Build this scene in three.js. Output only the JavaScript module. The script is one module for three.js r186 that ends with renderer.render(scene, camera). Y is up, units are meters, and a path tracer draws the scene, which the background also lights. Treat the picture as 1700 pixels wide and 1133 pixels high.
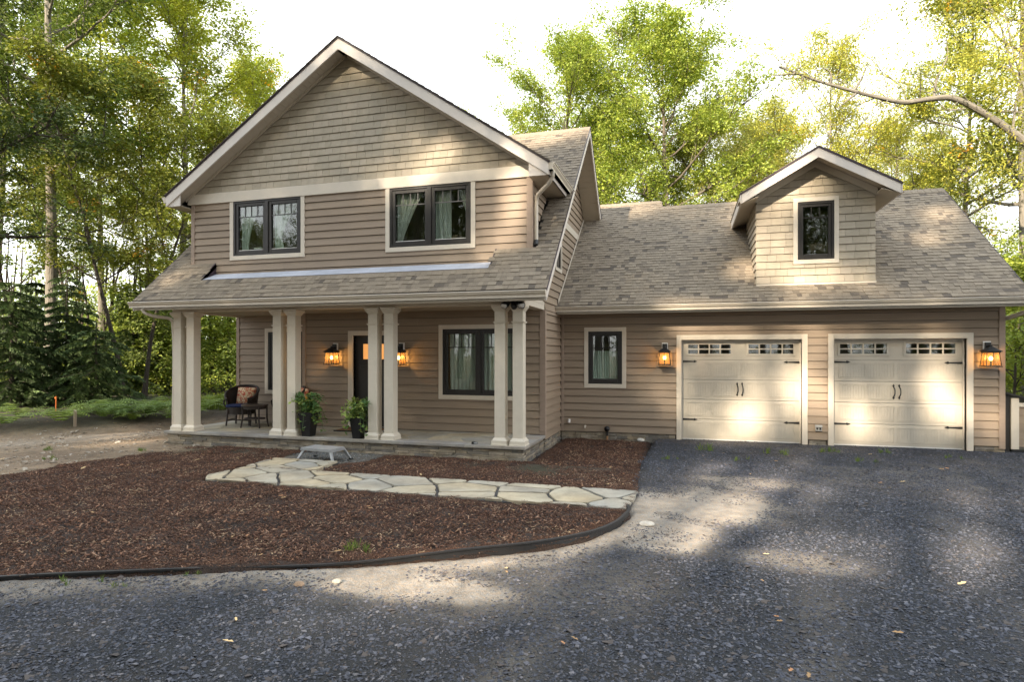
import * as THREE from 'three';
import { mergeGeometries, mergeVertices } from 'three/addons/utils/BufferGeometryUtils.js';
import { RoundedBoxGeometry } from 'three/addons/geometries/RoundedBoxGeometry.js';

// ------------------------------------------------------------------ camera, sky, sun, exposure
const scene = new THREE.Scene();
const camera = new THREE.PerspectiveCamera(2 * Math.atan(566.5 / 997.7) * 180 / Math.PI, 1700 / 1133, 0.1, 600);
const YAW = 0.2836, CAM = new THREE.Vector3(0, 1.872, 13.52);
camera.position.copy(CAM);
camera.rotation.set(0, YAW, 0);
camera.setViewOffset(1700, 1133, 0, -20.4, 1700, 1133);      // a lens shifted up a little: the verticals stay upright
scene.add(camera);

const SUN = new THREE.Vector3(-0.26, 0.5, 0.85).normalize();
{
  const W = 128, H = 64, d = new Float32Array(W * H * 4);
  for (let j = 0; j < H; j++) {
    const el = ((j + 0.5) / H - 0.5) * Math.PI;                // bottom row first
    const k = Math.pow(Math.max(0, Math.sin(el)), 0.6);
    for (let i = 0; i < W; i++) {
      const o = (j * W + i) * 4;
      const g = (el < 0 ? 0.45 : 1) * 0.66;
      d[o] = g * (1.10 - 0.24 * k); d[o + 1] = g * (1.08 - 0.14 * k); d[o + 2] = g * (1.05 - 0.01 * k); d[o + 3] = 1;
    }
  }
  const sky = new THREE.DataTexture(d, W, H, THREE.RGBAFormat, THREE.FloatType);
  sky.mapping = THREE.EquirectangularReflectionMapping; sky.magFilter = THREE.LinearFilter; sky.minFilter = THREE.LinearFilter; sky.needsUpdate = true;
  scene.background = sky; scene.environment = sky;
}
const sun = new THREE.DirectionalLight(new THREE.Color(1.0, 0.84, 0.66), 4.1);
sun.name = 'sun'; sun.position.copy(SUN).multiplyScalar(90); sun.castShadow = true;
sun.shadow.mapSize.set(4096, 4096); sun.shadow.radius = 1.6;
Object.assign(sun.shadow.camera, { left: -45, right: 45, top: 45, bottom: -45, near: 1, far: 220 });
scene.add(sun); scene.add(sun.target);

const renderer = new THREE.WebGLRenderer({ antialias: true });
renderer.setSize(1024, 683);
renderer.toneMapping = THREE.LinearToneMapping;
renderer.toneMappingExposure = 4.0;
renderer.shadowMap.enabled = true;

// ------------------------------------------------------------------ helpers
function rng(seed) { let a = seed >>> 0; return () => { a = (a + 0x6D2B79F5) >>> 0; let t = a; t = Math.imul(t ^ (t >>> 15), t | 1); t ^= t + Math.imul(t ^ (t >>> 7), t | 61); return ((t ^ (t >>> 14)) >>> 0) / 4294967296; }; }
const V = (x, y, z) => new THREE.Vector3(x, y, z);
const lerp = (a, b, t) => a + (b - a) * t, clamp = (x, a, b) => Math.min(b, Math.max(a, x)), sstep = (a, b, x) => { const t = clamp((x - a) / (b - a), 0, 1); return t * t * (3 - 2 * t); };
const names = {};
function numbered(n) { const k = names[n] = (names[n] || 0) + 1; return k === 1 ? n : `${n}_${String(k - 1).padStart(3, '0')}`; }
function tag(o, label, category, group, kind) { o.userData.label = label; if (category) o.userData.category = category; if (group) o.userData.group = group; if (kind) o.userData.kind = kind; return o; }
function thing(name, label, category, pos = [0, 0, 0], turn = 0, group) { const g = new THREE.Group(); g.name = numbered(name); g.position.set(...pos); g.rotation.y = turn; scene.add(g); return tag(g, label, category, group); }
function mesh(name, geo, mat, parent) { const m = new THREE.Mesh(geo, mat); m.castShadow = m.receiveShadow = true; m.name = parent ? name : numbered(name); (parent || scene).add(m); return m; }
function part(name, parent) { const g = new THREE.Group(); g.name = name; parent.add(g); return g; }
function merge(list) { return mergeGeometries(list.map(g => { const k = g.index ? g.toNonIndexed() : g; for (const a of Object.keys(k.attributes)) if (!['position', 'normal', 'uv', 'color'].includes(a)) k.deleteAttribute(a); return k; })); }
// uv in metres from the dominant side of each face
function uvBox(geo, du = 0, dv = 0) {
  const g = geo.index ? geo.toNonIndexed() : geo; const p = g.attributes.position, n = p.count, uv = new Float32Array(n * 2);
  const a = V(), b = V(), c = V(), ab = V(), ac = V();
  for (let i = 0; i < n; i += 3) {
    a.fromBufferAttribute(p, i); b.fromBufferAttribute(p, i + 1); c.fromBufferAttribute(p, i + 2);
    ab.subVectors(b, a); ac.subVectors(c, a); ab.cross(ac);
    const x = Math.abs(ab.x), y = Math.abs(ab.y), z = Math.abs(ab.z);
    [a, b, c].forEach((q, k) => { const u = x > y && x > z ? q.z : q.x, v = y >= x && y >= z ? q.z : q.y; uv[(i + k) * 2] = u + du; uv[(i + k) * 2 + 1] = v + dv; });
  }
  g.setAttribute('uv', new THREE.BufferAttribute(uv, 2)); return g;
}
function box(x0, x1, y0, y1, z0, z1, bevel = 0) {
  const w = x1 - x0, h = y1 - y0, d = z1 - z0;
  const g = bevel ? new RoundedBoxGeometry(w, h, d, 1, bevel) : new THREE.BoxGeometry(w, h, d);
  g.translate((x0 + x1) / 2, (y0 + y1) / 2, (z0 + z1) / 2); return uvBox(g);
}
// a solid between two polygons with as many corners each (front ring, back ring)
function loft(A, B) {
  const n = A.length, pos = [], q = (a, b, c) => pos.push(a.x, a.y, a.z, b.x, b.y, b.z, c.x, c.y, c.z);
  for (let i = 1; i < n - 1; i++) { q(A[0], A[i], A[i + 1]); q(B[0], B[i + 1], B[i]); }
  for (let i = 0; i < n; i++) { const j = (i + 1) % n; q(A[i], B[i], B[j]); q(A[i], B[j], A[j]); }
  const g = new THREE.BufferGeometry(); g.setAttribute('position', new THREE.Float32BufferAttribute(pos, 3)); g.computeVertexNormals(); return uvBox(g);
}
// a board lying along p -> q with a given "up" and "out"
function slab(corners, depthVec) { return loft(corners, corners.map(c => c.clone().add(depthVec))); }
function tube(pts, radii, seg = 6, closed = false) {
  const n = pts.length, pos = [], nor = [], uv = [], idx = []; let up = V(0.31, 0.2, 0.93).normalize(), len = 0;
  for (let i = 0; i < n; i++) {
    const t = V().subVectors(pts[Math.min(n - 1, i + 1)], pts[Math.max(0, i - 1)]).normalize();
    const s = V().crossVectors(t, up); if (s.lengthSq() < 1e-4) s.set(1, 0, 0).cross(t); s.normalize(); const w = V().crossVectors(s, t).normalize(); up = w.clone().negate().cross(t).cross(t).normalize(); up = w;
    const r = Array.isArray(radii) ? radii[i] : radii; if (i) len += pts[i].distanceTo(pts[i - 1]);
    for (let k = 0; k <= seg; k++) { const a = k / seg * Math.PI * 2, c = Math.cos(a), d = Math.sin(a); const nx = s.x * c + w.x * d, ny = s.y * c + w.y * d, nz = s.z * c + w.z * d; pos.push(pts[i].x + nx * r, pts[i].y + ny * r, pts[i].z + nz * r); nor.push(nx, ny, nz); uv.push(k / seg * Math.PI * 2 * Math.max(r, .02), len); }
  }
  for (let i = 0; i < n - 1; i++) for (let k = 0; k < seg; k++) { const a = i * (seg + 1) + k, b = a + seg + 1; idx.push(a, b, a + 1, a + 1, b, b + 1); }
  const cap = (i, d) => { const c = pos.length / 3; pos.push(pts[i].x, pts[i].y, pts[i].z); const t = V().subVectors(pts[i ? i : 1], pts[i ? i - 1 : 0]).normalize().multiplyScalar(d); nor.push(t.x, t.y, t.z); uv.push(0, 0); for (let k = 0; k < seg; k++) d > 0 ? idx.push(i * (seg + 1) + k + 1, i * (seg + 1) + k, c) : idx.push(i * (seg + 1) + k, i * (seg + 1) + k + 1, c); };
  cap(0, -1); cap(n - 1, 1);
  const g = new THREE.BufferGeometry(); g.setAttribute('position', new THREE.Float32BufferAttribute(pos, 3)); g.setAttribute('normal', new THREE.Float32BufferAttribute(nor, 3)); g.setAttribute('uv', new THREE.Float32BufferAttribute(uv, 2)); g.setIndex(idx); return g;
}
const curve = (pts, n) => new THREE.CatmullRomCurve3(pts).getPoints(n);
// pixel of the 1700 wide picture -> point at a depth along the lens axis (used once, to survey where things stand)
function survey(u, depth, y = 0) { const c = Math.cos(YAW), s = Math.sin(YAW), a = (u - 850) / 997.7 * depth; return V(CAM.x + a * c - depth * s, y, CAM.z - a * s - depth * c); }

// ------------------------------------------------------------------ noise and textures
function lattice(seed, n) { const r = rng(seed), a = new Float32Array(n * n); for (let i = 0; i < n * n; i++) a[i] = r(); return (x, y) => { const xi = Math.floor(x), yi = Math.floor(y), fx = x - xi, fy = y - yi, sx = fx * fx * (3 - 2 * fx), sy = fy * fy * (3 - 2 * fy), m = k => ((k % n) + n) % n, x0 = m(xi), x1 = m(xi + 1), y0 = m(yi) * n, y1 = m(yi + 1) * n; return lerp(lerp(a[y0 + x0], a[y0 + x1], sx), lerp(a[y1 + x0], a[y1 + x1], sx), sy); }; }
const L64 = lattice(7, 64), L64b = lattice(19, 64);
const fbm = (x, y, o = 4) => { let s = 0, a = 0.5, t = 0; for (let i = 0; i < o; i++) { s += a * (i & 1 ? L64b : L64)(x, y); t += a; x = x * 2 + 11.3; y = y * 2 + 5.7; a *= 0.5; } return s / t; };
function tex(n, fn, srgb = false) {
  const d = new Uint8Array(n * n * 4);
  for (let j = 0; j < n; j++) for (let i = 0; i < n; i++) { const c = fn(i / n, j / n), o = (j * n + i) * 4; d[o] = clamp(c[0], 0, 1) * 255; d[o + 1] = clamp(c[1], 0, 1) * 255; d[o + 2] = clamp(c[2], 0, 1) * 255; d[o + 3] = 255; }
  const t = new THREE.DataTexture(d, n, n); t.wrapS = t.wrapT = THREE.RepeatWrapping; t.magFilter = THREE.LinearFilter; t.minFilter = THREE.LinearMipmapLinearFilter; t.generateMipmaps = true; if (srgb) t.colorSpace = THREE.SRGBColorSpace; t.needsUpdate = true; return t;
}
function tiled(seed) { const ls = {}; return (u, v, p, q = p) => { const k = p + '_' + q; if (!ls[k]) { const r = rng(seed + p * 131 + q * 977), a = new Float32Array(p * q); for (let i = 0; i < p * q; i++) a[i] = r(); ls[k] = a; } const a = ls[k], x = u * p, y = v * q, xi = Math.floor(x), yi = Math.floor(y), fx = x - xi, fy = y - yi, sx = fx * fx * (3 - 2 * fx), sy = fy * fy * (3 - 2 * fy), x0 = xi % p, x1 = (xi + 1) % p, y0 = (yi % q) * p, y1 = ((yi + 1) % q) * p; return lerp(lerp(a[y0 + x0], a[y0 + x1], sx), lerp(a[y1 + x0], a[y1 + x1], sx), sy); }; }
const rep = (t, sx, sy = sx) => { const c = t.clone(); c.repeat.set(sx, sy); c.needsUpdate = true; return c; };
const nz = tiled(3);
const gray = f => (u, v) => { const x = f(u, v); return [x, x, x]; };
const T = {
  woodC: tex(512, gray((u, v) => 0.86 + 0.07 * (nz(u, v, 8, 128) - .5) + 0.06 * (nz(u, v, 3, 24) - .5) + 0.10 * (nz(u, v, 4, 4) - .5) + .05 * (nz(u, v, 256, 256) - .5))),
  woodB: tex(512, gray((u, v) => 0.6 * nz(u, v, 6, 128) + 0.4 * nz(u, v, 12, 256))),
  fine: tex(512, gray((u, v) => 0.5 * nz(u, v, 128) + 0.3 * nz(u, v, 256) + 0.2 * nz(u, v, 32))),
  blotch: tex(512, gray((u, v) => 0.80 + 0.18 * (nz(u, v, 5) - .5) + 0.12 * (nz(u, v, 17) - .5) + 0.10 * (nz(u, v, 61) - .5) + 0.08 * (nz(u, v, 256) - .5))),
  soft: tex(512, gray((u, v) => 0.95 + 0.05 * (nz(u, v, 5) - .5) + 0.04 * (nz(u, v, 40) - .5) + .04 * (nz(u, v, 256) - .5))),
  granule: tex(512, (u, v) => { const a = 0.74 + 0.5 * (nz(u, v, 256) - .5) + 0.2 * (nz(u, v, 120) - .5) + .12 * (nz(u, v, 9) - .5); return [a, a * .99, a * .97]; }),
  stone: tex(512, (u, v) => { const a = .78 + .34 * (nz(u, v, 6) - .5) + .16 * (nz(u, v, 23) - .5) + .1 * (nz(u, v, 90) - .5), w = nz(u, v, 4) - .5; return [a * (1 + .14 * w), a, a * (1 - .2 * w)]; }),
  stoneB: tex(512, gray((u, v) => .5 * nz(u, v, 12) + .3 * nz(u, v, 48) + .2 * nz(u, v, 160))),
  bark: tex(512, (u, v) => { const r = nz(u, v, 24, 6), q = nz(u, v, 64, 20), l = nz(u, v, 7, 5); const a = .45 + .35 * r + .2 * q; const m = sstep(.55, .75, l) * .5; return [a * (1 - m) + .9 * m, a * (1 - m) + .93 * m, a * .95 * (1 - m) + .86 * m]; }),
  barkB: tex(512, gray((u, v) => .6 * nz(u, v, 24, 6) + .4 * nz(u, v, 64, 20))),
  soil: tex(1024, (u, v) => { const a = .55 + .5 * (nz(u, v, 200) - .3) * nz(u, v, 90) + .3 * (nz(u, v, 420) - .5) + .25 * (nz(u, v, 14) - .5), w = nz(u, v, 60) - .5; return [a * (1 + .2 * w), a, a * (1 - .25 * w)]; }),
  soilB: tex(1024, gray((u, v) => .4 * nz(u, v, 40) + .35 * nz(u, v, 150) + .25 * nz(u, v, 420))),
  weave: tex(256, gray((u, v) => { const a = Math.sin(u * Math.PI * 32), b = Math.sin(v * Math.PI * 32), s = (Math.floor(u * 32) + Math.floor(v * 32)) % 2; return .5 + .4 * (s ? Math.abs(a) : Math.abs(b)) - .2; })),
  rug: tex(256, (u, v) => { const d = Math.abs(nz(u, v, 9) - .5), e = nz(u, v, 14); const f = d < .09 ? 1 : 0, h = e > .68 ? 1 : 0; return f ? [.80, .42, .34] : h ? [.86, .60, .46] : [.92, .85, .72]; }, true),
};
function M(c, rough = .7, o = {}) {
  const { map, mapS, bump, bumpS, bumpScale = 0, ...rest } = o;
  const P = rest.transmission !== undefined || rest.clearcoat !== undefined || rest.sheen !== undefined || rest.specularIntensity !== undefined ? THREE.MeshPhysicalMaterial : THREE.MeshStandardMaterial;
  const m = new P({ roughness: rough, side: THREE.DoubleSide, ...rest }); m.color.setRGB(...c);
  if (map) m.map = rep(map, ...[].concat(mapS ?? 1)); if (bump) { m.bumpMap = rep(bump, ...[].concat(bumpS ?? mapS ?? 1)); m.bumpScale = bumpScale; }
  return m;
}
const wood = (c, r = .62) => M(c, r, { map: T.woodC, mapS: [.55, 1.3], bump: T.woodB, bumpS: [.7, 2.2], bumpScale: .0012 });
const paint = (c, r = .5) => M(c, r, { map: T.soft, mapS: .45, bump: T.fine, bumpS: 2, bumpScale: .0004 });
const SID = [[.308, .234, .163], [.318, .243, .171], [.297, .225, .157], [.325, .246, .169]].map(c => wood(c));
const SHK = [[.43, .37, .275], [.40, .345, .255], [.455, .39, .295], [.415, .36, .27]].map(c => M(c, .75, { map: T.woodC, mapS: [2.2, .4], bump: T.woodB, bumpS: [3, .4], bumpScale: .0015 }));
const mat = {
  trim: paint([.63, .56, .455], .5), column: paint([.64, .575, .465], .45), gutter: paint([.60, .53, .43], .35), corner: wood([.34, .255, .19]),
  door: paint([.53, .475, .385], .45), doorGroove: paint([.55, .50, .41], .5), soffit: paint([.50, .43, .33], .6), fascia: paint([.70, .635, .56], .5),
  bronze: M([.022, .019, .017], .42, { map: T.blotch, mapS: 1 }), black: M([.012, .012, .012], .45), blackMatte: M([.012, .012, .013], .7, { bump: T.fine, bumpS: 4, bumpScale: .001 }),
  drip: M([.035, .022, .03], .5), flash: M([.50, .53, .60], .6, { map: T.blotch, mapS: .6 }), white: M([.72, .70, .66], .5),
  glass: M([.90, .94, .92], .02, { transmission: 1, thickness: 0, ior: 1.7 }),
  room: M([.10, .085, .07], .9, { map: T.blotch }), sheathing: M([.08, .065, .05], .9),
  curtain: M([.72, .74, .66], .95, { transmission: .25, thickness: 0, map: T.woodC, mapS: [8, .3] }), curtainG: M([.60, .66, .58], .95, { transmission: .25, thickness: 0 }),
  deck: M([.06, .052, .047], .95), ceiling: paint([.40, .34, .26], .6),
  bark: M([.16, .135, .11], .95, { map: T.bark, mapS: [2.2, .6], bump: T.barkB, bumpS: [2.2, .6], bumpScale: .03 }), barkPale: M([.22, .20, .17], .95, { map: T.bark, mapS: [2, .5], bump: T.barkB, bumpS: [2, .5], bumpScale: .02 }), barkDark: M([.085, .068, .055], .95, { map: T.bark, mapS: [2.2, .6], bump: T.barkB, bumpS: [2.2, .6], bumpScale: .03 }),
  wicker: M([.028, .018, .013], .6, { bump: T.weave, bumpS: 6, bumpScale: .006 }), pot: M([.014, .014, .015], .38, { map: T.blotch }),
  alu: M([.40, .405, .40], .5, { metalness: .35, map: T.blotch, mapS: 3 }), rubber: M([.015, .015, .015], .8), mat: M([.33, .16, .05], .95, { map: T.fine, mapS: 6, bump: T.fine, bumpS: 8, bumpScale: .006 }),
  amber: M([.98, .85, .62], .09, { transmission: .97, thickness: 0, ior: 1.5 }), soilDark: M([.035, .022, .015], .95, { bump: T.soilB, bumpS: 3, bumpScale: .02 }),
};
const RF = [[.275, .228, .168], [.248, .204, .150], [.298, .248, .184], [.125, .103, .080], [.190, .156, .117], [.262, .217, .161]].map(c => M(c, .95, { map: T.granule, mapS: 1.6, bump: T.granule, bumpS: 1.6, bumpScale: .003 }));
const STN = [[.34, .29, .215], [.27, .24, .19], [.42, .36, .27], [.21, .19, .16], [.36, .30, .21]].map(c => M(c, .9, { map: T.stone, mapS: 1.5, bump: T.stoneB, bumpS: 1.5, bumpScale: .02 }));
const FLG = [[.43, .375, .27], [.39, .35, .27], [.46, .395, .275], [.36, .335, .275]].map(c => M(c, .82, { map: T.stone, mapS: .55, bump: T.stoneB, bumpS: .8, bumpScale: .006 }));
const BLU = [[.38, .35, .30], [.34, .315, .28], [.41, .37, .31]].map(c => M(c, .7, { map: T.stone, mapS: .7, bump: T.stoneB, bumpS: 1.2, bumpScale: .004 }));
const leafM = (c, t = .38) => M(c, .7, { transmission: t, thickness: 0, vertexColors: true, specularIntensity: .4 });

// ------------------------------------------------------------------ the house
const house = thing('house', 'tan clapboard two-storey house with columned porch, front gable and attached two-door garage', 'house');
const XL = -10.62, XR = -2.79, GX = 5.76, ZU = 2.6, ZP = 1.6, ZW = 1.2, SLAB = .212;
const SM = .936, EY = 2.975, EZ = 3.55, RZ = -1.21;            // main roof: slope, eave, ridge
const roofY = z => EY + SM * (EZ - z), RY = roofY(RZ);
const GS = .745, GEY = 2.92, GEZ = .45, GRZ = -3.52, groofY = z => GEY + GS * (GEZ - z);
const R0 = rng(101);
const pieces = {};                                              // name -> [{geo|shared, mat, parent, at}] capped at 300 of a name
function piece(name, geo, m, parent) { (pieces[name] = pieces[name] || []).push({ geo, m, parent }); }
// one clapboard or shake: four corners given in the wall's own plane; n0 is how far the butt stands proud
function lap(fr, xa, xb, xc, xd, y0, y1, n0, n1, m) {           // bottom xa..xb, top xc..xd
  const P = (x, y, n) => V(fr.o.x + fr.u.x * x + fr.n.x * n, fr.o.y + y, fr.o.z + fr.u.z * x + fr.n.z * n);
  const g = loft([P(xa, y0, n0), P(xb, y0, n0), P(xd, y1, n1), P(xc, y1, n1)], [P(xa, y0, -.004), P(xb, y0, -.004), P(xd, y1, -.004), P(xc, y1, -.004)]);
  const du = R0() * 7, dv = R0() * 3, uv = g.attributes.uv; for (let i = 0; i < uv.count; i++) uv.setXY(i, uv.getX(i) + du, uv.getY(i) + dv);
  return g;
}
// clapboards between left(y) and right(y), with openings [x0, x1, y0, y1]
function siding(fr, y0, y1, left, right, openings, parent, e = .1607, seed = 1) {
  const r = rng(seed);
  for (let y = y0; y < y1 - .005; y += e) {
    const t = Math.min(y + e, y1);
    let spans = [[0, 1e9, y, t]];
    const cuts = openings.filter(o => o[2] < t && o[3] > y);
    const nAt = q => lerp(.027, .005, (q - y) / e);
    const put = (a, b, ya, yb, la, ra) => {                     // a, b plain limits or null for the wall's ends
      const xa = a ?? left(ya), xc = a ?? left(yb), xb = b ?? right(ya), xd = b ?? right(yb);
      if (xb - xa < .02 && xd - xc < .02) return;
      // long runs are made of boards 3.6 m long, butted
      const len = Math.max(xb - xa, xd - xc); const k = len > 4.2 ? Math.ceil(len / 3.66) : 1; const off = k > 1 ? (r() - .5) * 1.4 : 0;
      let p0 = 0; for (let i = 0; i < k; i++) { const p1 = i === k - 1 ? 1 : clamp((i + 1) / k + off / len, 0.1, .9); const g0 = i ? .0008 : 0;
        piece('siding_board', lap(fr, lerp(xa, xb, p0) + g0, lerp(xa, xb, p1) - (i < k - 1 ? .0008 : 0), lerp(xc, xd, p0) + g0, lerp(xc, xd, p1) - (i < k - 1 ? .0008 : 0), ya + (ya > y - 1e-6 && ya < y + 1e-6 ? .009 : 0), yb, nAt(ya), nAt(yb)), SID[Math.floor(r() * 4)], parent); p0 = p1; }
    };
    if (!cuts.length) { put(null, null, y, t); continue; }
    cuts.sort((a, b) => a[0] - b[0]); let a = null;
    for (const c of cuts) { put(a, c[0], y, t); if (c[3] < t - .01) put(c[0], c[1], c[3], t); if (c[2] > y + .01) put(c[0], c[1], y, c[2]); a = c[1]; }
    put(a, null, y, t);
  }
}
function shakes(fr, y0, y1, left, right, openings, parent, e, seed, w0 = .11, w1 = .25) {
  const r = rng(seed);
  for (let y = y0; y < y1 - .01; y += e) {
    const t = Math.min(y + e, y1); let x = left(y);
    const end = right(y);
    while (x < end - .005) {
      let b = Math.min(end, x + lerp(w0, w1, r())); if (end - b < .06) b = end;
      const cut = openings.filter(o => o[2] < t - .03 && o[3] > y + .03 && o[0] < b && o[1] > x);
      const gap = .004, xa = x + gap / 2, xb = b - gap / 2, xc = Math.max(xa, left(t)), xd = Math.min(xb, right(t));
      const add = (p, q) => { if (q - p > .01) piece('shake', lap(fr, p, q, Math.max(p, left(t)), Math.max(Math.max(p, left(t)), Math.min(q, right(t))), y + .006, t, .023 + r() * .003, .006), SHK[Math.floor(r() * 4)], parent); };
      if (!cut.length) add(xa, xb); else { const c = cut[0]; add(xa, Math.min(xb, c[0])); add(Math.max(xa, c[1]), xb); }
      x = b;
    }
  }
}
const front = z => ({ o: V(0, 0, z), u: V(1, 0, 0), n: V(0, 0, 1) });
// wall sheathing: a panel behind the boards with the openings cut out
function wallPanel(pts, holes, z, depth, m, parent, name = 'wall_panel') {
  const s = new THREE.Shape(pts.map(p => new THREE.Vector2(...p)));
  for (const [a, b, c, d] of holes) s.holes.push(new THREE.Path([[a, c], [a, d], [b, d], [b, c]].map(p => new THREE.Vector2(...p))));
  const g = new THREE.ExtrudeGeometry(s, { depth, bevelEnabled: false }); g.translate(0, 0, z - depth - .006); return mesh(name, uvBox(g), m, parent);
}
// a window in a wall that faces +z. x0..y1 is the outside of its dark frame
function makeWindow(x0, x1, y0, y1, z, o = {}) {
  const w = part('window', house), tw = o.trim ?? .09, n = o.sashes ?? 1;
  if (o.label) w.userData.label = o.label;
  const tz0 = z + .004, tz1 = z + .034;
  mesh('trim_board', box(x0 - tw, x0, y0 - tw, y1 + (o.noTop ? 0 : tw), tz0, tz1, .004), mat.trim, w);
  mesh('trim_board', box(x1, x1 + tw, y0 - tw, y1 + (o.noTop ? 0 : tw), tz0, tz1, .004), mat.trim, w);
  mesh('trim_board', box(x0, x1, y0 - tw, y0, tz0, tz1 + .003, .004), mat.trim, w);
  if (!o.noTop) mesh('trim_board', box(x0, x1, y1, y1 + tw, tz0, tz1 + .003, .004), mat.trim, w);
  const f = .045, fz0 = z - .09, fz1 = z + .022;
  mesh('frame', merge([box(x0, x0 + f, y0, y1, fz0, fz1), box(x1 - f, x1, y0, y1, fz0, fz1), box(x0 + f, x1 - f, y0, y0 + f, fz0, fz1 - .001), box(x0 + f, x1 - f, y1 - f, y1, fz0, fz1 - .001), ...(n === 2 ? [box((x0 + x1) / 2 - .035, (x0 + x1) / 2 + .035, y0 + f, y1 - f, fz0, fz1 + .004)] : [])]), mat.bronze, w);
  const sw = n === 2 ? (x1 - x0 - .07 - 2 * f) / 2 : x1 - x0 - 2 * f;
  for (let i = 0; i < n; i++) {
    const a = x0 + f + i * (sw + .07), b = a + sw, c = y0 + f, d = y1 - f, s = o.sash ?? .058, sz0 = z - .06, sz1 = z + .004;
    mesh('sash', merge([box(a, a + s, c, d, sz0, sz1, .006), box(b - s, b, c, d, sz0, sz1, .006), box(a + s, b - s, c, c + s, sz0, sz1 - .001, .006), box(a + s, b - s, d - s, d, sz0, sz1 - .001, .006)]), mat.bronze, w);
    mesh('pane', box(a + s - .004, b - s + .004, c + s - .004, d - s + .004, z - .034, z - .031), mat.glass, w);
    const gh = (d - c - 2 * s), yb = d - s - gh * (o.gridAt ?? .24), m = [], mm = o.muntins ?? 3;
    for (let k = 1; k <= mm; k++) { const x = lerp(a + s, b - s, k / (mm + 1)); m.push(box(x - .008, x + .008, yb, d - s, z - .03, z - .018)); }
    m.push(box(a + s, b - s, yb - .009, yb + .009, z - .03, z - .016));
    mesh('muntin', merge(m), o.muntinMat ?? mat.bronze, w);
    mesh('sill_bead', box(a + s, b - s, c + s, c + s + .012, z - .03, z - .012), o.bead ?? mat.bronze, w);
  }
  // the room behind: floor, ceiling and walls
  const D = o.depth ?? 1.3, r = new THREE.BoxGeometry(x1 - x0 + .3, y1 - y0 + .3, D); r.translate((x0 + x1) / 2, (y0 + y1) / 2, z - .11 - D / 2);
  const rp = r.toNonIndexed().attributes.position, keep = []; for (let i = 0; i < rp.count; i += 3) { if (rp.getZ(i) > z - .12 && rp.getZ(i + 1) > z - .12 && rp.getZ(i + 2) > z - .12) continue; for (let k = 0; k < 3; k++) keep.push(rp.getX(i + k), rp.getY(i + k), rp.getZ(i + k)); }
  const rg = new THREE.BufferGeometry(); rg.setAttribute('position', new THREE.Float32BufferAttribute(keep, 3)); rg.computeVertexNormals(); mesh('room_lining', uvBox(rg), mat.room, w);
  return w;
}
// pleated cloth: left(t), right(t) with t from bottom 0 to top 1
function drape(w, left, right, y0, y1, z, m, folds = 9, amp = .018) {
  const nx = folds * 6, ny = 24, pos = [], uv = [], idx = [];
  for (let j = 0; j <= ny; j++) for (let i = 0; i <= nx; i++) { const t = j / ny, s = i / nx, x = lerp(left(t), right(t), s); pos.push(x, lerp(y0, y1, t), z + amp * Math.sin(s * folds * 6.283 + t * 1.3) + amp * .5 * Math.sin(s * folds * 2.7 + 2 * t)); uv.push(s, t); }
  for (let j = 0; j < ny; j++) for (let i = 0; i < nx; i++) { const a = j * (nx + 1) + i; idx.push(a, a + 1, a + nx + 2, a, a + nx + 2, a + nx + 1); }
  const g = new THREE.BufferGeometry(); g.setAttribute('position', new THREE.Float32BufferAttribute(pos, 3)); g.setAttribute('uv', new THREE.Float32BufferAttribute(uv, 2)); g.setIndex(idx); g.computeVertexNormals(); return mesh('curtain', g, m, w);
}

// --- garage wall (z = 0)
const D1 = [-.12, 2.255], D2 = [2.845, 5.14], DH = 2.16;
const gWin = [-2.145, -1.39, 1.185, 2.362];
{
  const w = part('garage_wall', house);
  siding(front(0), .10, 2.80, () => XR + .09, () => GX - .10, [[gWin[0] - .02, gWin[1] + .02, gWin[2] - .02, gWin[3] + .02], [D1[0] - .03, D1[1] + .03, -1, DH + .03], [D2[0] - .03, D2[1] + .03, -1, DH + .03]], w, .1607, 11);
  wallPanel([[XR, -.1], [D1[0], -.1], [D1[0], DH], [D1[1], DH], [D1[1], -.1], [D2[0], -.1], [D2[0], DH], [D2[1], DH], [D2[1], -.1], [GX, -.1], [GX, 2.8], [XR, 2.8]], [gWin], 0, .16, mat.sheathing, w);
  mesh('corner_board', box(XR + .026, XR + .088, .1, 2.80, .0, .03, .004), mat.corner, w);
  mesh('corner_board', box(GX - .10, GX, .06, 2.80, -.1, .032, .004), mat.corner, w);
  mesh('end_wall', slab([V(GX - .02, -.1, -.05), V(GX - .02, -.1, -8.4), V(GX - .02, 2.8, -8.4), V(GX - .02, 5.8, GRZ), V(GX - .02, 2.8, -.05)], V(-.12, 0, 0)), SID[0], w);
  mesh('back_wall', box(XR, GX, -.1, 2.8, -8.5, -8.38), SID[0], w);
  const gw = makeWindow(...gWin, 0, { muntins: 2, gridAt: .27, muntinMat: mat.bronze, label: 'single window with a half-height cafe curtain' });
  drape(gw, () => gWin[0] + .08, () => gWin[1] - .08, gWin[2] + .1, gWin[2] + .74, -.14, mat.curtainG, 11, .014);
  // stone ledge under the boards
  const r = rng(5); let x = XR + .03; const st = part('stone_base', house);
  for (const [a, b] of [[XR + .03, D1[0] - .13], [D1[1] + .13, D2[0] - .13], [D2[1] + .13, GX]]) for (let y = -.1; y < .09; y += .062) for (x = a; x < b - .02;) { const l = Math.min(b, x + .14 + r() * .3); piece('veneer_stone', box(x + .003, l - .003, y + .002, Math.min(y + .06, .095), -.03, .004 + r() * .018, .006), STN[Math.floor(r() * 5)], st); x = l; }
}
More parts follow.
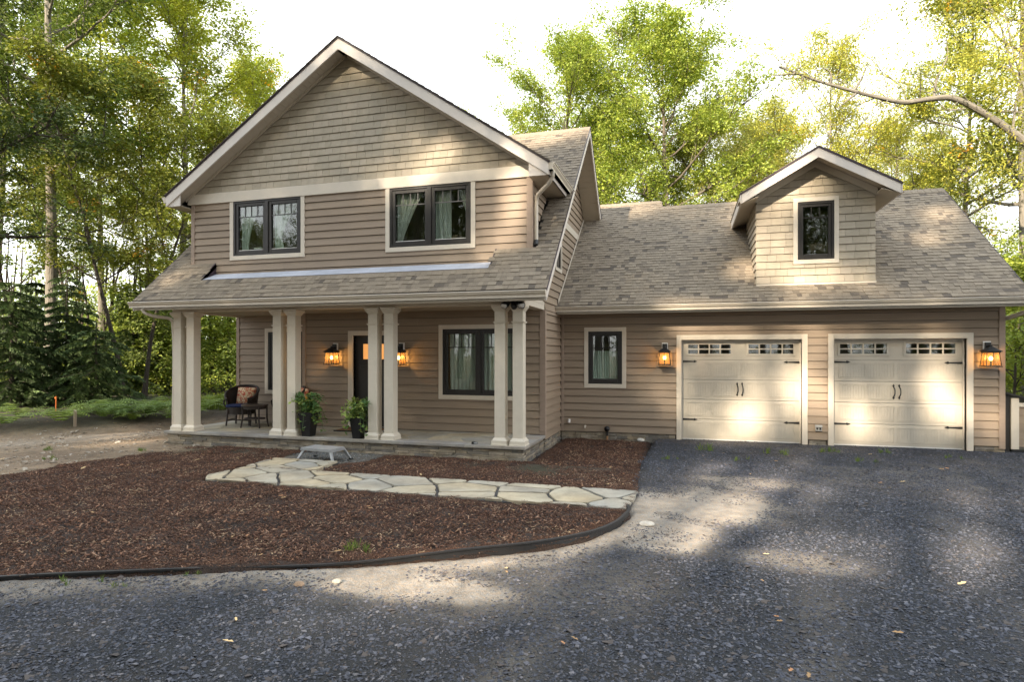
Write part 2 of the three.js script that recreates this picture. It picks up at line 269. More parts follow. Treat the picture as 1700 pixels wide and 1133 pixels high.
// --- garage doors
function garageDoor(x0, x1, label) {
  const d = part('garage_door', house); d.userData.label = label;
  const z = -.11, tw = .105, W = x1 - x0;
  mesh('trim_board', box(x0 - tw, x0, 0, DH + tw, -.10, .04, .005), mat.trim, d);
  mesh('trim_board', box(x1, x1 + tw, 0, DH + tw, -.10, .04, .005), mat.trim, d);
  mesh('trim_board', box(x0, x1, DH, DH + tw, -.10, .043, .005), mat.trim, d);
  mesh('door_stop', merge([box(x0, x0 + .025, 0, DH, z - .0, z + .03), box(x1 - .025, x1, 0, DH, z, z + .03), box(x0 + .025, x1 - .025, DH - .025, DH, z, z + .031)]), mat.trim, d);
  const sh = (DH - .02) / 5, y = k => .02 + k * sh;
  const q = W / 4;
  for (let k = 0; k < 5; k++) {
    const a = y(k) + .003, b = y(k + 1) - .003;
    if (k < 4) {
      mesh('door_panel', box(x0 + .004, x1 - .004, a, b, z - .05, z - .004, .004), mat.door, d);
      for (let i = 0; i < 4; i++) {
        const pa = x0 + .09 + i * (W - .18) / 4 + (i % 2 ? .012 : .03), pb = x0 + .09 + (i + 1) * (W - .18) / 4 - (i % 2 ? .03 : .012), ca = a + .06, cb = b - .055, g = [];
        // a raised rim round a sunk field of beads
        g.push(box(pa, pa + .02, ca, cb, z - .006, z + .004, .003), box(pb - .02, pb, ca, cb, z - .006, z + .004, .003), box(pa + .02, pb - .02, ca, ca + .02, z - .006, z + .004, .003), box(pa + .02, pb - .02, cb - .02, cb, z - .006, z + .004, .003));
        const nb = 9; for (let s = 0; s < nb; s++) { const sa = lerp(pa + .022, pb - .022, s / nb), sb = lerp(pa + .022, pb - .022, (s + 1) / nb) - .006; g.push(box(sa, sb, ca + .022, cb - .022, z - .006, z + .0005, .002)); }
        mesh('raised_panel', merge(g), mat.door, d);
      }
    } else {
      const ins = [[x0 + .13, x0 + .13 + W * .375], [x1 - .13 - W * .375, x1 - .13]], wy0 = a + .115, wy1 = b - .085;
      const s = new THREE.Shape([[x0 + .004, a], [x1 - .004, a], [x1 - .004, b], [x0 + .004, b]].map(p => new THREE.Vector2(...p)));
      for (const [p, o] of ins) s.holes.push(new THREE.Path([[p, wy0], [p, wy1], [o, wy1], [o, wy0]].map(c => new THREE.Vector2(...c))));
      const g = new THREE.ExtrudeGeometry(s, { depth: .046, bevelEnabled: false }); g.translate(0, 0, z - .05); mesh('door_panel', uvBox(g), mat.door, d);
      for (const [p, o] of ins) {
        const f = [box(p - .035, p + .012, wy0 - .035, wy1 + .035, z - .006, z + .008, .004), box(o - .012, o + .035, wy0 - .035, wy1 + .035, z - .006, z + .008, .004), box(p + .012, o - .012, wy0 - .035, wy0 + .012, z - .006, z + .0075, .004), box(p + .012, o - .012, wy1 - .012, wy1 + .035, z - .006, z + .0075, .004)];
        for (let c = 1; c < 4; c++) { const xx = lerp(p, o, c / 4); f.push(box(xx - .014, xx + .014, wy0 + .012, wy1 - .012, z - .02, z + .005, .003)); }
        f.push(box(p + .012, o - .012, (wy0 + wy1) / 2 - .013, (wy0 + wy1) / 2 + .013, z - .02, z + .004, .003));
        mesh('window_frame', merge(f), mat.door, d);
        for (let c = 0; c < 4; c++) for (let e = 0; e < 2; e++) mesh('pane', box(lerp(p, o, c / 4) + .01, lerp(p, o, (c + 1) / 4) - .01, lerp(wy0, wy1, e / 2) + .01, lerp(wy0, wy1, (e + 1) / 2) - .01, z - .016, z - .013), mat.glass, d);
      }
    }
  }
  for (const [s, yy] of [[0, y(4) - .035], [1, y(4) - .045], [0, y(1) - .01], [1, y(1) - .025]]) {
    const X = s ? x1 - .02 : x0 + .02, k = s ? -1 : 1, P = (a, b) => V(X + k * a, yy + b, z + .0);
    mesh('strap_hinge', merge([slab([P(0, -.02), P(.22, -.011), P(.22, .011), P(0, .02)], V(0, 0, .014)), slab([P(.215, 0), P(.245, -.026), P(.31, 0), P(.245, .026)], V(0, 0, .013))]), mat.black, d);
  }
  for (const s of [-1, 1]) {
    const X = (x0 + x1) / 2 + s * .05, Y = y(3) - .20;
    mesh('pull_handle', merge([tube(curve([V(X, Y - .10, z + .01), V(X + .012 * 1, Y - .05, z + .045), V(X + .012, Y + .05, z + .045), V(X, Y + .10, z + .01)], 10), .011, 6), slab([V(X - .02, Y + .12, z), V(X, Y + .08, z), V(X + .02, Y + .12, z), V(X, Y + .155, z)], V(0, 0, .012)), slab([V(X - .02, Y - .12, z), V(X, Y - .155, z), V(X + .02, Y - .12, z), V(X, Y - .08, z)], V(0, 0, .012))]), mat.black, d);
  }
  mesh('bottom_seal', box(x0 + .002, x1 - .002, .0, .02, z - .05, z - .002), mat.white, d);
}
garageDoor(...D1, 'garage door nearer the porch'); garageDoor(...D2, 'garage door at the far right end');
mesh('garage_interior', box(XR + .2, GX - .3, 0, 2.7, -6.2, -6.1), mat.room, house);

// --- porch: slab, stones, columns, beam
{
  const SZ = 3.27, r = rng(21);
  const st = part('porch_base', house);
  const course = (a, b, place) => { let row = 0; for (let y = -.16; y < .155; row++) { const h = .036 + r() * .03, t = Math.min(y + h, .158); for (let x = a; x < b - .02;) { const l = Math.min(b, x + .1 + r() * .42); place(x + .003, l - .003, y + .003, t, r() * .035); x = l; } y = t; } };
  course(XL - .06, XR - .0, (a, b, c, d, p) => piece('veneer_stone', box(a, b, c, d, SZ - .22, SZ - .055 + p * .8, .008), STN[Math.floor(r() * 5)], st));
  course(ZP - .0, SZ - .23, (a, b, c, d, p) => piece('veneer_stone', box(XR - .2, XR - .03 + p * .8, c, d, a, b, .008), STN[Math.floor(r() * 5)], st));
  course(-.0, ZP, (a, b, c, d, p) => { if (d < .105) piece('veneer_stone', box(XR - .2, XR + .0 + p * .6, c, d, a, b, .008), STN[Math.floor(r() * 5)], st); });
  mesh('porch_core', box(XL + .05, XR - .15, -.2, .15, ZW, SZ - .2), mat.sheathing, st);
  // bluestone rim
  const fl = part('porch_floor', house), xs = [XL - .12, -9.3, -8.1, -6.72, -5.1, -3.9, XR + .04];
  for (let i = 0; i < 6; i++) mesh('bluestone_slab', box(xs[i] + (i ? .003 : 0), xs[i + 1] - (i < 5 ? .003 : 0), .16, SLAB, SZ - .34, SZ, .006), BLU[i % 3], fl);
  for (const [a, b] of [[ZP + .06, 2.3], [2.306, SZ - .346]]) mesh('bluestone_slab', box(XR - .30, XR + .04, .16, SLAB, a, b, .006), BLU[1], fl);
  for (const [a, b] of [[ZW, 2.1], [2.106, SZ - .346]]) mesh('bluestone_slab', box(XL - .12, XL + .2, .16, SLAB, a, b, .006), BLU[2], fl);
  // random flags inside the rim
  flagstones([[XL + .206, ZW - .1], [XR - .306, ZW - .1], [XR - .306, SZ - .348], [XL + .206, SZ - .348]], .62, .16, SLAB - .001, .008, 31, (g, k) => mesh('floor_stone', g, FLG[k % 4], fl));
  mesh('mortar', box(XL + .2, XR - .3, .15, SLAB - .006, ZW - .1, SZ - .34), M([.36, .32, .25], .95), fl);
  // columns
  const CT = 2.752, w = .195;
  for (const c of [-10.60, -8.09, -5.92, -3.355]) for (const k of [0, .342]) {
    const x = c + k, z1 = 3.15, col = part('porch_column', house), b = (e, y0, y1, bv = .006) => box(x - e, x + w + e, y0, y1, z1 - w - e, z1 + e, bv);
    const ring = (e, y) => [V(x - e, y, z1 + e), V(x + w + e, y, z1 + e), V(x + w + e, y, z1 - w - e), V(x - e, y, z1 - w - e)];
    mesh('shaft', b(0, SLAB + .12, CT - .1, .008), mat.column, col);
    mesh('base', merge([b(.045, SLAB, SLAB + .085), b(.055, SLAB + .0, SLAB + .02), loft(ring(.036, SLAB + .0855), ring(.008, SLAB + .13))]), mat.column, col);
    mesh('capital', merge([loft(ring(.003, CT - .12), ring(.048, CT - .045)), b(.05, CT - .045, CT, .004)]), mat.column, col);
    mesh('necking', merge([b(.014, CT - .335, CT - .32, .004), b(.022, CT - .32, CT - .305, .004)]), mat.column, col);
  }
  mesh('porch_beam', box(XL - .02, XR, CT, 2.95, 2.92, 3.14, .005), mat.trim, house);
  mesh('porch_beam', box(XR - .22, XR, CT, 2.95, ZP, 2.919, .005), mat.trim, house);
  mesh('porch_beam', box(XL - .02, XL + .2, CT, 2.95, ZW, 2.919, .005), mat.trim, house);
  mesh('frieze', slab([V(XR + .006, 2.86, 3.137), V(XR + .006, 2.86, ZP + .01), V(XR + .006, 3.2, ZP + .01), V(XR + .006, 3.2, 3.137)], V(-.1, 0, 0)), mat.trim, house);
  mesh('porch_ceiling', box(XL + .2, XR - .22, 2.78, 2.80, ZW, 2.92), mat.ceiling, house);
}
// Voronoi stones inside a convex polygon
function flagstones(poly, size, y0, y1, joint, seed, out, stretch = 1) {
  const r = rng(seed), xs = poly.map(p => p[0]), zs = poly.map(p => p[1]), X0 = Math.min(...xs), X1 = Math.max(...xs), Z0 = Math.min(...zs), Z1 = Math.max(...zs), S = [];
  for (let z = Z0, j = 0; z < Z1 + size; z += size * .8, j++) for (let x = X0 - (j % 2) * size * stretch * .5; x < X1 + size; x += size * stretch) S.push([x + (r() - .5) * size * .75 * stretch, z + (r() - .5) * size * .55]);
  let k = 0;
  for (const s of S) {
    let c = poly.map(p => p.slice());
    for (const t of S) { if (t === s) continue; const dx = t[0] - s[0], dz = t[1] - s[1], l = Math.hypot(dx, dz); if (l > size * 3 * stretch) continue; const m = ((t[0] * t[0] + t[1] * t[1]) - (s[0] * s[0] + s[1] * s[1])) / 2 - joint * .5 * l; c = clip(c, dx, dz, m); if (!c.length) break; }
    if (c.length < 3) continue;
    let A = 0; for (let i = 0; i < c.length; i++) { const a = c[i], b = c[(i + 1) % c.length]; A += a[0] * b[1] - a[1] * b[0]; } if (Math.abs(A) < .012) continue;
    // soften the corners and nibble the edges
    const q = []; for (let i = 0; i < c.length; i++) { const a = c[i], b = c[(i + 1) % c.length], l = Math.hypot(b[0] - a[0], b[1] - a[1]); if (l < .03) { q.push([(a[0] + b[0]) / 2, (a[1] + b[1]) / 2]); continue; } const e = Math.min(.035, l * .25) / l; q.push([lerp(a[0], b[0], e), lerp(a[1], b[1], e)]); const n = Math.floor(l / .14); for (let h = 1; h < n; h++) { const t = lerp(e, 1 - e, h / n); q.push([lerp(a[0], b[0], t) + (r() - .5) * joint * .7, lerp(a[1], b[1], t) + (r() - .5) * joint * .7]); } q.push([lerp(a[0], b[0], 1 - e), lerp(a[1], b[1], 1 - e)]); }
    const cx = q.reduce((m, p) => m + p[0], 0) / q.length, cz = q.reduce((m, p) => m + p[1], 0) / q.length, dy = (r() - .5) * .004, tx = (r() - .5) * .006, tz = (r() - .5) * .006;
    const ringA = q.map(p => V(p[0], y1 + dy - .006 + tx * (p[0] - cx), p[1])), ringT = q.map(p => V(lerp(p[0], cx, .02), y1 + dy + tx * (p[0] - cx) + tz * (p[1] - cz), lerp(p[1], cz, .02))), ringB = q.map(p => V(p[0], y0, p[1]));
    const g = merge([loft(ringT, ringA), loft(ringA, ringB)]); const du = r() * 9, uv = g.attributes.uv; for (let i = 0; i < uv.count; i++) uv.setXY(i, uv.getX(i) + du, uv.getY(i) + du * .7);
    out(g, k++, [cx, cz]);
  }
}
function clip(c, nx, nz, m) { const o = []; for (let i = 0; i < c.length; i++) { const a = c[i], b = c[(i + 1) % c.length], da = a[0] * nx + a[1] * nz - m, db = b[0] * nx + b[1] * nz - m; if (da <= 0) o.push(a); if ((da < 0) !== (db < 0)) { const t = da / (da - db); o.push([lerp(a[0], b[0], t), lerp(a[1], b[1], t)]); } } return o; }

// --- porch walls
const pWin = [-5.01, -3.36, .985, 2.385], lWin = [-9.72, -8.52, .985, 2.385], fDoor = [-7.17, -6.25, SLAB, 2.27];
{
  const w = part('porch_wall', house);
  siding(front(ZP), SLAB + .002, 2.78, () => -8.39, () => XR - .09, [[pWin[0] - .02, pWin[1] + .02, pWin[2] - .02, pWin[3] + .02], [fDoor[0] - .03, fDoor[1] + .03, 0, fDoor[3] + .03]], w, .1607, 13);
  wallPanel([[-8.4, .1], [fDoor[0], .1], [fDoor[0], fDoor[3]], [fDoor[1], fDoor[3]], [fDoor[1], .1], [XR - .02, .1], [XR - .02, 2.85], [-8.4, 2.85]], [pWin], ZP, .16, mat.sheathing, w);
  mesh('corner_board', box(-8.48, -8.39, SLAB, 2.78, ZP - .41, ZP + .03, .004), mat.corner, w);
  mesh('corner_board', box(XR - .09, XR + .03, SLAB, 2.75, ZP - .08, ZP + .03, .004), mat.corner, w);
  siding(front(ZW), SLAB + .002, 2.78, () => XL + .07, () => -8.48, [[lWin[0] - .02, lWin[1] + .02, lWin[2] - .02, lWin[3] + .02]], w, .1607, 14);
  wallPanel([[XL, .1], [-8.4, .1], [-8.4, 2.85], [XL, 2.85]], [lWin], ZW, .14, mat.sheathing, w);
  mesh('corner_board', box(XL - .02, XL + .07, -.1, 2.78, ZW - .09, ZW + .03, .004), mat.corner, w);
  mesh('end_wall', slab([V(XL, -.1, ZW - .1), V(XL, -.1, -5.4), V(XL, 2.9, -5.4), V(XL, RY - .2, RZ), V(XL, 4.6, ZW - .1)], V(.12, 0, 0)), SID[1], w);
  const pw = makeWindow(...pWin, ZP, { sashes: 2, muntins: 3, label: 'double porch window with closed curtains' });
  drape(pw, () => pWin[0] + .1, () => pWin[1] - .1, pWin[2] + .05, pWin[3] - .05, ZP - .17, mat.curtainG, 15, .02);
  makeWindow(...lWin, ZW, { sashes: 2, muntins: 3, label: 'porch window behind the second pair of columns', depth: 1 });
  const d = part('front_door', house); d.userData.label = 'black front door with a small amber pane';
  mesh('door_leaf', merge([box(fDoor[0], fDoor[1], SLAB + .03, 1.74, ZP - .12, ZP - .075), box(fDoor[0], fDoor[0] + .2, 1.74, fDoor[3], ZP - .12, ZP - .075), box(fDoor[1] - .2, fDoor[1], 1.74, fDoor[3], ZP - .12, ZP - .075), box(fDoor[0] + .2, fDoor[1] - .2, 2.08, fDoor[3], ZP - .12, ZP - .075), ...[0, 1, 2].map(k => box(fDoor[0] + .14 + k * .22, fDoor[0] + .34 + k * .22, SLAB + .2, 1.6, ZP - .08, ZP - .068, .004))]), mat.black, d);
  const lit = M([.5, .3, .14], .5); lit.emissive.setRGB(.20, .085, .022);
  mesh('lit_window_pane', box(fDoor[0] + .2, fDoor[1] - .2, 1.74, 2.08, ZP - .10, ZP - .09), lit, d);
  mesh('glazing_bar', merge([1, 2].map(k => { const x = lerp(fDoor[0] + .2, fDoor[1] - .2, k / 3); return box(x - .012, x + .012, 1.74, 2.08, ZP - .088, ZP - .075); })), mat.black, d);
  mesh('door_handle', merge([box(fDoor[1] - .1, fDoor[1] - .06, 1.1, 1.34, ZP - .075, ZP - .06, .005), tube([V(fDoor[1] - .08, 1.14, ZP - .065), V(fDoor[1] - .08, 1.16, ZP - .02), V(fDoor[1] - .08, 1.28, ZP - .02), V(fDoor[1] - .08, 1.3, ZP - .065)], .009, 6)]), mat.bronze, d);
  for (const [a, b] of [[fDoor[0] - .12, fDoor[0]], [fDoor[1], fDoor[1] + .12]]) mesh('trim_board', box(a, b, SLAB, fDoor[3] + .1, ZP - .12, ZP + .034, .004), mat.trim, d);
  mesh('trim_board', box(fDoor[0], fDoor[1], fDoor[3], fDoor[3] + .1, ZP - .12, ZP + .037, .004), mat.trim, d);
  mesh('threshold', box(fDoor[0], fDoor[1], SLAB + .001, SLAB + .03, ZP - .12, ZP + .04), mat.bronze, d);
}
// --- side wall of the main house (faces +x)
{
  const w = part('side_wall', house), fr = { o: V(XR, 0, 0), u: V(0, 0, -1), n: V(1, 0, 0) };      // x along = -z
  const topLine = y => -(EZ - (y + .13 - EY) / SM);                                               // roof underside
  const rear = y => { const r = y > roofY(RZ) - .13 ? -RZ : -(RZ - (roofY(RZ) - .13 - y) / SM); return Math.min(r, 5.4); };
  siding(fr, .105, 2.75, () => -ZP + .0, () => -.03, [], w, .1607, 17);
  const belt = [4.83, 5.0];
  siding(fr, 2.75, belt[0], y => y < 3.0 ? -ZP : topLine(y), rear, [[-.6, .0, 3.72, 4.36]], w, .1607, 18);
  siding(fr, belt[1], RY - .2, topLine, rear, [], w, .1607, 19);
  mesh('belt_board', slab([V(XR, belt[0], EZ - (belt[0] + .13 - EY) / SM), V(XR, belt[0], -3.4), V(XR, belt[1], -3.4), V(XR, belt[1], EZ - (belt[1] + .13 - EY) / SM)], V(.032, 0, 0)), mat.trim, w);
  mesh('wall_panel', slab([V(XR - .008, 2.9, ZP + .02), V(XR - .008, 2.9, 3.3), V(XR - .008, roofY(ZP + .02) - .16, ZP + .02)], V(-.1, 0, 0)), mat.sheathing, w);
  mesh('wall_panel', slab([V(XR - .008, -.1, ZP - .02), V(XR - .008, -.1, -5.4), V(XR - .008, 2.9, -5.4), V(XR - .008, RY - .16, RZ), V(XR - .008, 4.55, ZP - .02)], V(-.1, 0, 0)), mat.sheathing, w);
  const n = part('side_window', house); n.userData.label = 'small side window partly hidden by the roof edge';
  mesh('frame', merge([box(XR - .05, XR + .012, 3.78, 4.3, .03, .07), box(XR - .05, XR + .012, 3.78, 4.3, .52, .56), box(XR - .05, XR + .011, 3.78, 3.83, .07, .52), box(XR - .05, XR + .011, 4.25, 4.3, .07, .52)]), mat.bronze, n);
  mesh('pane', box(XR - .03, XR - .02, 3.8, 4.28, .06, .53), mat.glass, n);
  mesh('trim_board', merge([box(XR, XR + .034, 3.7, 3.779, -.05, .64), box(XR, XR + .034, 3.78, 4.38, -.05, .03), box(XR, XR + .034, 3.78, 4.38, .561, .64), box(XR, XR + .034, 4.3, 4.38, .031, .56)]), mat.trim, n);
}
// --- upper front wall and gable (z = 2.6)
const UL = -10.62, UR = -2.79, GC = -6.705, GSL = .666, GAY = 8.21, GOV = 2.92;                    // gable centre, slope, apex of the roof's top, front of the overhang
const gTop = x => GAY - GSL * Math.abs(x - GC);
const uW = [[-9.51, -7.80, 3.99, 5.18], [-5.735, -4.0, 3.99, 5.18]];
{
  const w = part('upper_wall', house), fr = front(ZU);
  const bot = 3.50;
  siding(fr, bot, 5.18, () => UL + .07, () => UR - .10, uW.map(o => [o[0] - .02, o[1] + .02, o[2] - .02, 6]), w, .1527, 23);
  wallPanel([[UL, 3.3], [UR, 3.3], [UR, 5.5], [UR, gTop(UR) - .12], [GC, GAY - .12], [UL, gTop(UL) - .12]], uW, ZU, .14, mat.sheathing, w);
  mesh('corner_board', box(UL - .02, UL + .07, 3.6, 5.18, ZU - .09, ZU + .032, .004), mat.corner, w);
  mesh('corner_board', box(UR - .10, UR + .02, 3.6, 5.18, ZU - .09, ZU + .032, .004), mat.corner, w);
  // cream band under the shakes, its ends cut to the roof slope
  const bt = y => (GAY - .16 - y) / GSL, P = (x, y) => V(x, y, ZU + .002);
  mesh('band_board', slab([P(Math.max(UL - .1, GC - bt(5.18)), 5.18), P(Math.min(UR + .1, GC + bt(5.18)), 5.18), P(GC + bt(5.40), 5.40), P(GC - bt(5.40), 5.40)], V(0, 0, .042)), mat.trim, w);
  shakes(fr, 5.405, GAY - .22, y => GC - bt(y) , y => GC + bt(y), [], w, .1465, 29, .13, .27);
  const cheek = { o: V(UR, 0, 0), u: V(0, 0, -1), n: V(1, 0, 0) };
  siding(cheek, 3.83, 5.25, y => -ZU + .09, y => -(EZ - (y - .1 - EY) / SM), [], w, .1527, 27);
  for (const [i, o] of uW.entries()) {
    const win = makeWindow(...o, ZU, { sashes: 2, muntins: 3, noTop: true, sash: .07, muntinMat: i ? M([.12, .115, .11], .4) : M([.10, .10, .095], .4), bead: mat.white, label: i ? 'upper window with pale tied-back curtains' : 'upper window with grey-green curtains', depth: 1.0 });
    const z = ZU - .15, m = i ? mat.curtain : mat.curtainG, [a, b, c, d] = o, mid = (a + b) / 2, h = d - .08;
    const tie = (L, Rr, hang) => [t => L(t), t => Rr(t)];
    if (!i) {
      drape(win, () => a + .1, t => a + .2 + .36 * Math.pow(t, 1.8) + .05 * (1 - t), c + .07, h, z, m, 6);
      drape(win, t => mid + .1, t => mid + .24 + .42 * Math.pow(clamp((t - .25) / .75, 0, 1), 1.3) + .1 * Math.pow(clamp((.3 - t) / .3, 0, 1), 1), c + .07, h, z, m, 6);
      for (let k = 0; k < 5; k++) mesh('book', box(a + .34 + k * .005, a + .58 - k * .008, c + .06 + k * .03, c + .087 + k * .03, z - .12, z - .04), M([[.5, .5, .45], [.3, .3, .3], [.45, .4, .3], [.2, .22, .25], [.6, .58, .5]][k], .7), win);
    } else {
      drape(win, () => a + .1, t => a + .18 + .5 * Math.pow(t, 1.25), c + .07, h, z, m, 7);
      drape(win, () => mid + .06, () => mid + .40, c + .07, h, z, m, 8, .024);
      drape(win, t => b - .1 - .22 * Math.pow(t, 1.1), () => b - .08, c + .45, h, z, m, 4);
      mesh('curtain_edge', box(mid - .14, mid - .1, c + .07, h, z - .02, z), mat.curtain, win);
    }
  }
}

// --- roofs
const shared = [];                                              // shingle shapes shared by all tabs
for (let k = 0; k < 5; k++) { const w = [.09, .105, .12, .135, .155][k]; for (const t of [.009, .016]) { const g = loft([V(0, 0, 0), V(w - .003, 0, 0), V(w - .003, t, 0), V(0, t, 0)], [V(0, -.002, -.152), V(w - .003, -.002, -.152), V(w - .003, .004, -.152), V(0, .004, -.152)]); shared.push({ w, t, g }); } }
const tabs = [];
// eave start, direction along the eave, direction up the slope, width, slope length; inside(u, v) says where the roof is
function shingle(parent, O, U, S, width, length, inside, seed, exp = .125) {
  const r = rng(seed), N = V().crossVectors(U, S).normalize(); if (N.y < 0) N.negate();
  const X = U.clone(), Y = N, Z = S.clone().negate();
  for (let v = 0, row = 0; v < length - .02; v += exp, row++) {
    let u = -r() * .2, last = -1;
    while (u < width) {
      const s = shared[Math.floor(r() * shared.length)]; const ua = u, ub = u + s.w; u = ub;
      if (!inside((ua + ub) / 2, v + .06)) continue;
      // dark and light tabs as in laminated shingles
      let c = s.t > .01 ? [0, 2, 5, 0, 1, 2][Math.floor(r() * 6)] : [3, 4, 1, 4, 1, 1, 5, 0][Math.floor(r() * 8)];
      const m = new THREE.Matrix4().makeBasis(X, Y, Z); let a = Math.max(ua, 0), k = 1; if (ub > width) k = (width - ua) / s.w; if (ua < 0) k = ub / s.w; if (k < .1) continue;
      const p = O.clone().addScaledVector(U, a).addScaledVector(S, v).addScaledVector(N, .004 + .0); m.scale(V(k, 1, clamp((length - v + .01) / .152, .2, 1))); m.setPosition(p);
      tabs.push({ s, m, c, parent, d: p.distanceTo(CAM) });
    }
  }
}
{
  const nrm = Math.hypot(1, SM), S = V(0, SM / nrm, -1 / nrm), rl = XL - .62, rr = XR + .5, W = rr - rl;
  const roof = part('main_roof', house), L = (EZ - RZ) * nrm, zAt = v => EZ - v / nrm;
  const PZ = 3.05, PY = roofY(PZ), inFront = (u, v) => { const x = rl + u, z = zAt(v); if (z > ZU - .0) return x < -9.97 || x > -3.5 || z > PZ + .085; if (x > UR + .02) return true; if (x < UL - .02) return true; return x > -6.8 && roofY(z) > 5.6; };
  shingle(roof, V(rl, EY, EZ), V(1, 0, 0), S, W, L, inFront, 41);
  // deck under the shingles, in the pieces the roof has
  const D = (x0, x1, za, zb, sl = SM, y0 = null) => { const f = z => y0 === null ? roofY(z) : y0 + sl * (za - z); return slab([V(x0, f(za), za), V(x1, f(za), za), V(x1, f(zb), zb), V(x0, f(zb), zb)], V(0, -.09, 0)); };
  mesh('roof_deck', merge([D(rl + .01, -9.97, EZ, ZU), D(-3.5, rr - .01, EZ, ZU), D(-9.969, -3.501, EZ, PZ), D(UR + .03, rr - .01, ZU, RZ), D(rl + .01, UL - .03, ZU, RZ), D(-6.8, UR + .02, .6, RZ), slab([V(rl + .01, RY, RZ), V(rr - .01, RY, RZ), V(rr - .01, roofY(EZ - .6), 2 * RZ - EZ + .6), V(rl + .01, roofY(EZ - .6), 2 * RZ - EZ + .6)], V(0, -.09, 0))]), mat.deck, roof);
  // low metal pan between the roof and the middle of the upper wall, and the cheeks the step leaves
  mesh('metal_pan', slab([V(-9.968, PY - .01, PZ + .01), V(-3.502, PY - .01, PZ + .01), V(-3.502, 3.61, ZU + .028), V(-9.968, 3.61, ZU + .028)], V(0, -.012, 0)), mat.flash, roof);
  mesh('step_cheek', merge([[-9.97, -.02], [-3.5, .02]].map(([x, e]) => slab([V(x, PY - .02, PZ + .02), V(x, 3.5, ZU), V(x, roofY(ZU) + .02, ZU)], V(e, 0, 0)))), mat.drip, roof);
  // rakes at the right (front and rear slope) and left
  for (const x of [rr, rl]) {
    const e = x === rr ? -.03 : .03, P = (z, d) => V(x, roofY(z) + d, z), Q = (z, d) => V(x, RY - SM * (RZ - z) + d, z), zr = 2 * RZ - EZ + .5;
    mesh('rake_board', slab([P(EZ + .02, -.19), P(RZ, -.19), P(RZ, -.015), P(EZ + .02, -.015)], V(e, 0, 0)), mat.fascia, roof);
    mesh('rake_board', slab([Q(RZ, -.19), Q(zr, -.19), Q(zr, -.015), Q(RZ, -.015)], V(e, 0, 0)), mat.fascia, roof);
    mesh('drip_edge', merge([slab([P(EZ + .03, -.018), P(RZ, -.018), P(RZ, .02), P(EZ + .03, .02)], V(e * -.4, 0, 0)), slab([Q(RZ, -.018), Q(zr, -.018), Q(zr, .02), Q(RZ, .02)], V(e * -.4, 0, 0))]), mat.drip, roof);
    const a = x === rr ? XR + .03 : rl + .03, b = x === rr ? rr - .03 : XL, g = [];
    for (let z = RZ; z > zr + .1; z -= .12) g.push(slab([V(a, RY - SM * (RZ - z) - .17, z), V(b, RY - SM * (RZ - z) - .17, z), V(b, RY - SM * (RZ - z + .114) - .17, z - .114), V(a, RY - SM * (RZ - z + .114) - .17, z - .114)], V(0, .012, 0)));
    for (let z = EZ - .1; z > RZ; z -= .12) g.push(slab([V(a, roofY(z) - .17, z), V(b, roofY(z) - .17, z), V(b, roofY(z - .114) - .17, z - .114), V(a, roofY(z - .114) - .17, z - .114)], V(0, .012, 0)));
    mesh('soffit', merge(g), mat.soffit, roof);
  }
  mesh('ridge_cap', merge(Array.from({ length: 30 }, (_, k) => { const x = -6.8 + k * .15; return x > rr - .15 ? null : merge([slab([V(x, RY + .025, RZ), V(x + .16, RY + .018, RZ), V(x + .16, RY + .018 - .13, RZ + .14), V(x, RY + .025 - .13, RZ + .14)], V(0, -.01, 0)), slab([V(x, RY + .025, RZ), V(x + .16, RY + .018, RZ), V(x + .16, RY + .018 - .13, RZ - .14), V(x, RY + .025 - .13, RZ - .14)], V(0, -.01, 0))]); }).filter(Boolean)), RF[0], roof);
  // porch eave: fascia, vented soffit, gutter
  gutter('gutter', V(rl, EY - .03, EZ + .03), V(rr, EY - .03, EZ + .03), V(0, 0, 1), house);
  mesh('fascia', box(rl + .03, rr - .03, EY - .2, EY - .03, EZ - .02, EZ + .028), mat.trim, house);
  { const g = []; for (let x = rl + .03; x < rr - .1; x += .15) g.push(box(x, x + .144, EY - .125, EY - .112, 3.14, EZ - .021)); mesh('soffit', merge(g), mat.soffit, house); }
}
function gutter(name, A, B, out, parent, h = .125, d = .12) {
  const prof = [[0, 0], [d, 0], [d + .004, -.014], [d - .012, -.022], [d - .014, -.045], [d * .62, -.085], [d * .62, -h], [0, -h], [0, -.004], [d - .02, -.004]];
  const P = (o, q) => V(o.x + out.x * q[0], o.y + q[1], o.z + out.z * q[0]);
  const outer = prof.slice(0, 8);
  const g = []; // outer skin as a strip, end caps
  for (let i = 0; i < outer.length; i++) { const a = outer[i], b = outer[(i + 1) % outer.length]; if (i === 0) { g.push(slab([P(A, [d - .02, 0]), P(B, [d - .02, 0]), P(B, a.length ? [d, 0] : b), P(A, [d, 0])], V(0, -.006, 0))); continue; } const k = loft([P(A, a), P(B, a), P(B, b), P(A, b)], [P(A, a).addScaledVector(out, -.003), P(B, a).addScaledVector(out, -.003), P(B, b).addScaledVector(out, -.003), P(A, b).addScaledVector(out, -.003)]); g.push(k); }
  const ex = V().subVectors(B, A).normalize().multiplyScalar(.004);
  for (const [o, s] of [[A, -1], [B, 1]]) g.push(slab(outer.map(q => P(o, q)), ex.clone().multiplyScalar(s)));
  return mesh(name, merge(g), mat.gutter, parent);
}
